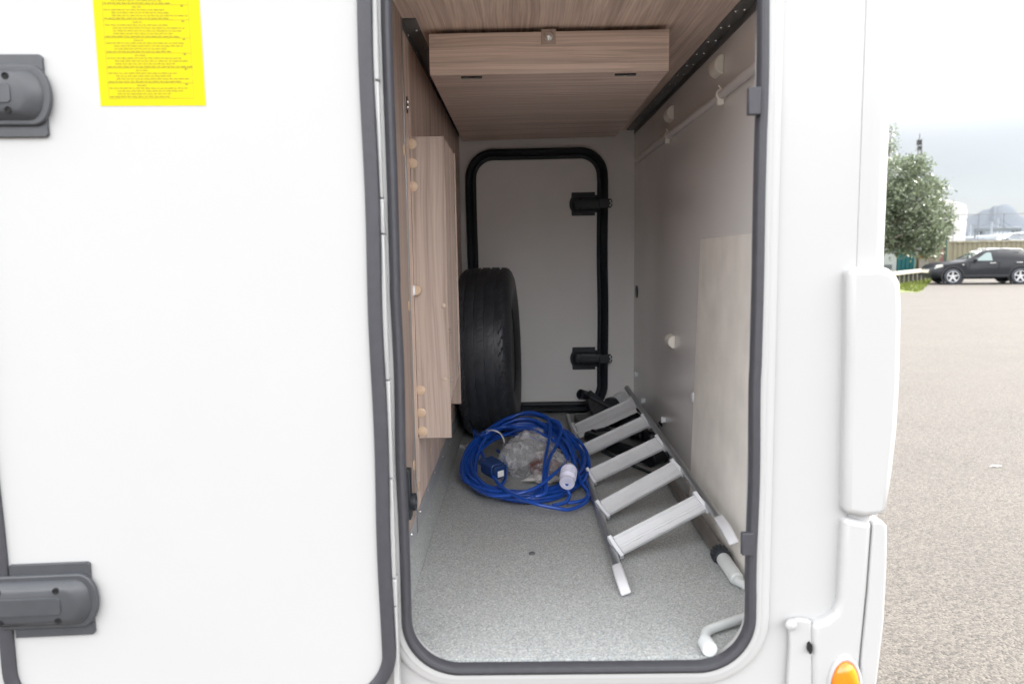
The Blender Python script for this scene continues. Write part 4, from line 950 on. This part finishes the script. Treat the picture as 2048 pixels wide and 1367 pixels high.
def tree(name, label, base, clumps, nleaf, size, seed, trunk_r=.22, cone=False):
    t = thing(name, label, 'tree', tuple(base)); rg = random.Random(seed)
    b = MB(); b.tube([Vector(base) + Vector((0, 0, z)) + Vector((.1 * math.sin(z * 2), .08 * math.cos(z), 0)) for z in (0, .6, 1.2, 1.8)], [trunk_r * 1.3, trunk_r, trunk_r * .9, trunk_r * .8], 10)
    j0 = Vector(base) + Vector((.1 * math.sin(3.6), 0, 1.75))
    for c, r in clumps:
        c = Vector(c); m_ = j0.lerp(c, .5) + Vector((rg.uniform(-.3, .3), rg.uniform(-.3, .3), rg.uniform(-.2, .2)))
        b.tube([j0, m_, c], [trunk_r * .5, trunk_r * .3, trunk_r * .12], 6)
        for q in range(3):
            d = Vector((rg.uniform(-1, 1), rg.uniform(-1, 1), rg.uniform(-.4, 1))).normalized(); b.tube([c, c + d * r * .8], [trunk_r * .12, .01], 5)
    b.build('trunk', bark, t)
    b = MB(); tot = sum(r ** 2 for _, r in clumps)
    for c, r in clumps:
        c = Vector(c); k = int(nleaf * r * r / tot / 7)
        for _ in range(k):
            d = Vector((rg.gauss(0, 1), rg.gauss(0, 1), rg.gauss(0, 1))).normalized(); rr2 = r * rg.uniform(.55, 1.05) * (1 + .25 * noise.noise(d * 2.5 + c))
            p = c + d * rr2
            for w_ in range(7):
                ld_ = (d * .8 + Vector((rg.gauss(0, .7), rg.gauss(0, .7), rg.gauss(0, .7) + .2))).normalized(); sd_ = ld_.orthogonal().normalized(); sd_ = (Matrix.Rotation(rg.uniform(0, 6.28), 3, ld_) @ sd_)
                L = size * rg.uniform(.7, 1.3); q = p + Vector((rg.gauss(0, 1), rg.gauss(0, 1), rg.gauss(0, 1))) * size * .7
                b.add([q, q + ld_ * L * .5 + sd_ * L * .22, q + ld_ * L, q + ld_ * L * .5 - sd_ * L * .22], [(0, 1, 2, 3)])
    b.build('crown', leafm, t, smooth=0, fix=False); return t
Yt = 40.0
def tc_(px, py, r, dy=0): return (at(px, py, Yt + dy), r)
cl = [tc_(1800, 345, .75), tc_(1835, 345, .7), tc_(1862, 385, .75), tc_(1790, 395, .95), tc_(1830, 400, 1.1, -.6), tc_(1872, 430, .8, .2), tc_(1800, 450, 1.05, .4), tc_(1845, 455, .95, -.6), tc_(1875, 465, .6),
      tc_(1770, 430, .9, .5), tc_(1860, 490, .55, -.3), tc_(1800, 485, .7, .2), tc_(1775, 480, .6), tc_(1835, 490, .6, .6), tc_(1740, 400, 1.3), tc_(1735, 460, 1.1), tc_(1855, 505, .35, -.3), tc_(1828, 330, .5), tc_(1888, 455, .45)]
tree('glossy_leaved_tree', 'dense round tree with glossy grey green leaves beside the motorhome corner', (X_at(1752, Yt), Yt, 0), cl, 30000, .16, 3)
Yk = 62; tx = X_at(1770, Yk)
tree('distant_tree', 'narrow tree top showing behind the larger glossy leaved tree', (tx, Yk, 0), [((tx + (.1 * (i % 2)), Yk, 3 + i * 1.1), 1.5 - i * .15) for i in range(8)] + [(tuple(at(1776, 300, Yk)), .5)], 5000, .2, 8)
# lattice mast
Ym = 120; xm = X_at(1829, Ym); ms_ = thing('lattice_mast', 'slim lattice radio mast with dark gear on top rising behind the tree', 'mast', (xm, Ym, 0)); b = MB(); zt_ = z_at(1829, 278, Ym)
for sx, sy in ((-1, -1), (1, -1), (0, 1)): b.tube([(xm + sx * .8, Ym + sy * .8, 0), (xm + sx * .22, Ym + sy * .22, zt_)], .07, 5)
nn_ = 16
for i in range(nn_):
    t0, t1 = i / nn_, (i + 1) / nn_; w0, w1 = .8 - .58 * t0, .8 - .58 * t1; s_ = 1 if i % 2 else -1
    b.tube([(xm - s_ * w0, Ym - w0, zt_ * t0), (xm + s_ * w1, Ym - w1, zt_ * t1)], .045, 4)
    b.tube([(xm - w0, Ym - w0, zt_ * t0), (xm + w0, Ym - w0, zt_ * t0)], .04, 4); b.tube([(xm + s_ * w0, Ym - w0, zt_ * t0), (xm, Ym + w1, zt_ * t1)], .04, 4)
b.build('lattice', mat('mast_steel', (.07, .06, .06), .6), ms_)
b = MB(); b.box((xm - .3, Ym - .3, zt_ - .9), (xm + .2, Ym + .3, zt_ - .15)); b.box((xm - .2, Ym - .3, zt_ - 1.7), (xm + .3, Ym + .3, zt_ - 1.1)); b.tube([(xm, Ym, zt_), (xm, Ym, zt_ + .8)], .06, 6); b.build('antenna_gear', mat('mast_gear', (.015, .02, .018), .6), ms_, bevel=.05)
# chain link fence above the container
Yf = 49; xf0, xf1 = X_at(1900, Yf), X_at(2048, Yf) + 4; zf = z_at(1980, 428, Yf); fz0 = 0
fe = thing('mesh_fence', 'tall thin wire mesh fence with a straight top wire beyond the container', 'fence', (xf0, Yf, 0)); wire = mat('galvanised_wire', (.10, .11, .12), .6)
b = MB(); b.tube([(xf0, Yf, zf), (xf1, Yf, zf)], .022, 5); b.build('top_wire', wire, fe)
for i in range(5):
    x = X_at(1955, Yf) + (i - 1) * 1.25 * 1.25; b = MB(); b.tube([(x, Yf + .04, 0), (x, Yf + .04, zf + .04)], .018, 6); b.build('post', wire, fe)
b = MB(); s_ = .16; hgt = zf - 1.6; x = xf0
while x < xf1 + hgt:
    for sg in (1, -1):
        xa_, xb_2 = (x, x - hgt) if sg > 0 else (x - hgt, x)
        b.add([(xa_, Yf - .004, 1.6), (xa_ + .006, Yf + .004, 1.6), (xa_ + .003, Yf, 1.6), (xb_2, Yf - .004, zf), (xb_2 + .006, Yf + .004, zf), (xb_2 + .003, Yf, zf)], [(0, 1, 4, 3), (1, 2, 5, 4), (2, 0, 3, 5)])
    x += s_
b.build('wire_mesh', wire, fe, smooth=0, kind='stuff')
# marina: hoist and boats
wt = mat('white_hull', (.30, .32, .34), .4); gy = mat('hoist_steel', (.13, .15, .16), .5)
Yh = 110; ho = thing('boat_hoist', 'grey steel boat hoist frame standing in the marina beyond the container', 'hoist', (X_at(1990, Yh), Yh, 0))
za, zb2 = z_at(1990, 455, Yh), z_at(1990, 462, Yh); xa, xb2_ = X_at(1949, Yh), X_at(2041, Yh)
b = MB(); b.box((xa, Yh, zb2), (xb2_, Yh + .6, za)); b.build('cross_beam', gy, ho, bevel=.03)
for x in (xa + .1, xa + .9, xb2_ - 1.1, xb2_ - .5):
    b = MB(); b.box((x, Yh - .05, 0), (x + .35, Yh + .5, zb2 - .002)); b.build('leg', gy, ho)
boats = [(1938, 448, 118, 9, 'sailing boat nearest the white wrapped hull with a short mast'), (1981, 443, 105, 11, 'white yacht under the middle of the boat hoist with thick mast'), (1993, 436, 125, 12, 'yacht with the tallest mast in the marina'), (2001, 450, 130, 10, 'yacht just right of the tallest mast')]
for px, py, Yq, L, lab in boats:
    x = X_at(px, Yq); bt = thing('sailing_boat', lab, 'boat', (x, Yq, 0), 'boats in the marina')
    b = MB(); sec = []
    for i in range(9):
        t = i / 8; w = 1.5 * math.sin(PI * min(t * 1.15 + .12, 1)) ** .6 + .05; xx = x - L * .55 + L * t; sec.append([(xx, Yq - w, 2.2 + .4 * (1 - t)), (xx, Yq - w * .6, .9), (xx, Yq, .5), (xx, Yq + w * .6, .9), (xx, Yq + w, 2.2 + .4 * (1 - t))])
    vs = [p for s2 in sec for p in s2]; b.add(vs, [(i * 5 + j, i * 5 + j + 1, i * 5 + 6 + j, i * 5 + 5 + j) for i in range(8) for j in range(4)] + [(i * 5, i * 5 + 5, i * 5 + 9, i * 5 + 4) for i in range(8)]); b.build('hull', wt, bt)
    b = MB(); b.box((x - L * .15, Yq - .9, 2.3), (x + L * .25, Yq + .9, 2.95)); b.build('cabin', wt, bt, bevel=.15)
    zt_ = z_at(px, py, Yq); b = MB(); b.tube([(x, Yq, 2.3), (x, Yq, zt_)], .13, 8); b.build('mast', mat('pale_mast', (.24, .26, .28), .4), bt)
    b = MB(); b.tube([(x, Yq, zt_), (x + L * .42, Yq, 2.6)], .03, 4); b.tube([(x, Yq, zt_), (x - L * .5, Yq, 2.8)], .03, 4); b.tube([(x, Yq, 3.1), (x + L * .4, Yq, 3.2)], .09, 6); b.build('rigging', wire, bt)
Yq = 90; x = X_at(2040, Yq); mb = thing('motor_boat', 'white motor boat with raked windscreen at the right end of the marina', 'boat', (x, Yq, 0)); b = MB()
b.prism([(x - 4.5, 1.6), (x - 3.6, .4), (x + 4, .4), (x + 4.2, 1.9), (x + 3, 2.2), (x - .8, 2.25), (x - 2.0, 2.0)], Yq, Yq + 2.6, TX); b.build('hull', wt, mb, bevel=.2)
b = MB(); b.prism([(x - 1.6, 2.25), (x - .6, 3.0), (x + 1.8, 3.1), (x + 2.2, 2.25)], Yq + .4, Yq + 2.2, TX); b.build('cabin', wt, mb, bevel=.1)
b = MB()
for o in (-2.6, -1.2, .2): b.tube([(x + o, Yq + .1, 2.2), (x + o - .5, Yq + .1, 2.9), (x + o + 1.2, Yq + .1, 2.95)], .05, 5)
b.build('hand_rails', wt, mb)
# hills
Yhill = 2200
prof = [(1500, 470), (1600, 455), (1700, 462), (1800, 450), (1880, 444), (1936, 430), (1950, 427), (1965, 423), (1980, 420), (1990, 412), (1993, 413), (1998, 411), (2006, 410), (2015, 410), (2022, 413), (2030, 420), (2036, 428), (2048, 434), (2070, 450), (2120, 462), (2250, 470), (2500, 474)]
hb = MB(); rows = []
for d, s_ in ((-500, 0), (-380, .30), (-250, .62), (-120, .88), (0, 1), (250, .7), (600, 0)):
    row = []
    for i in range(len(prof) * 4 - 3):
        k, f_ = divmod(i, 4); f_ /= 4; px = prof[k][0] + ((prof[min(k + 1, len(prof) - 1)][0] - prof[k][0]) * f_); py = prof[k][1] + ((prof[min(k + 1, len(prof) - 1)][1] - prof[k][1]) * f_)
        p = at(px, py, Yhill); nz_ = noise.noise(Vector((p.x * .012, d * .02, 0))) * 18 + noise.noise(Vector((p.x * .05, d * .05, 3))) * 5
        row.append((p.x * (1 + d / Yhill), Yhill + d, max(p.z * s_ + nz_ * (s_ if s_ < 1 else .25), -2)))
    rows.append(row)
n = len(rows[0]); hb.add([p for r in rows for p in r], [(i * n + j, i * n + j + 1, (i + 1) * n + j + 1, (i + 1) * n + j) for i in range(len(rows) - 1) for j in range(n - 1)])
ho = hb.build('hills', mat('bush_hillside', (.010, .020, .034), .95, var=.35, scale=.02), smooth=60); ho['kind'] = 'structure'
# air
hz_ = MB().box((-1500, -60, -1.5), (3500, 3000, 190)).build('haze', mat('hz', (.5, .5, .5)), smooth=0)
hm = bpy.data.materials.new('haze_air'); hm.use_nodes = True; n = hm.node_tree.nodes; n.clear(); o = n.new('ShaderNodeOutputMaterial'); pv = n.new('ShaderNodeVolumePrincipled')
pv.inputs['Color'].default_value = (.62, .80, 1.0, 1); pv.inputs['Density'].default_value = .000014; pv.inputs['Anisotropy'].default_value = .3
hm.node_tree.links.new(pv.outputs[0], o.inputs['Volume']); hz_.data.materials[0] = hm; hz_['kind'] = 'stuff'
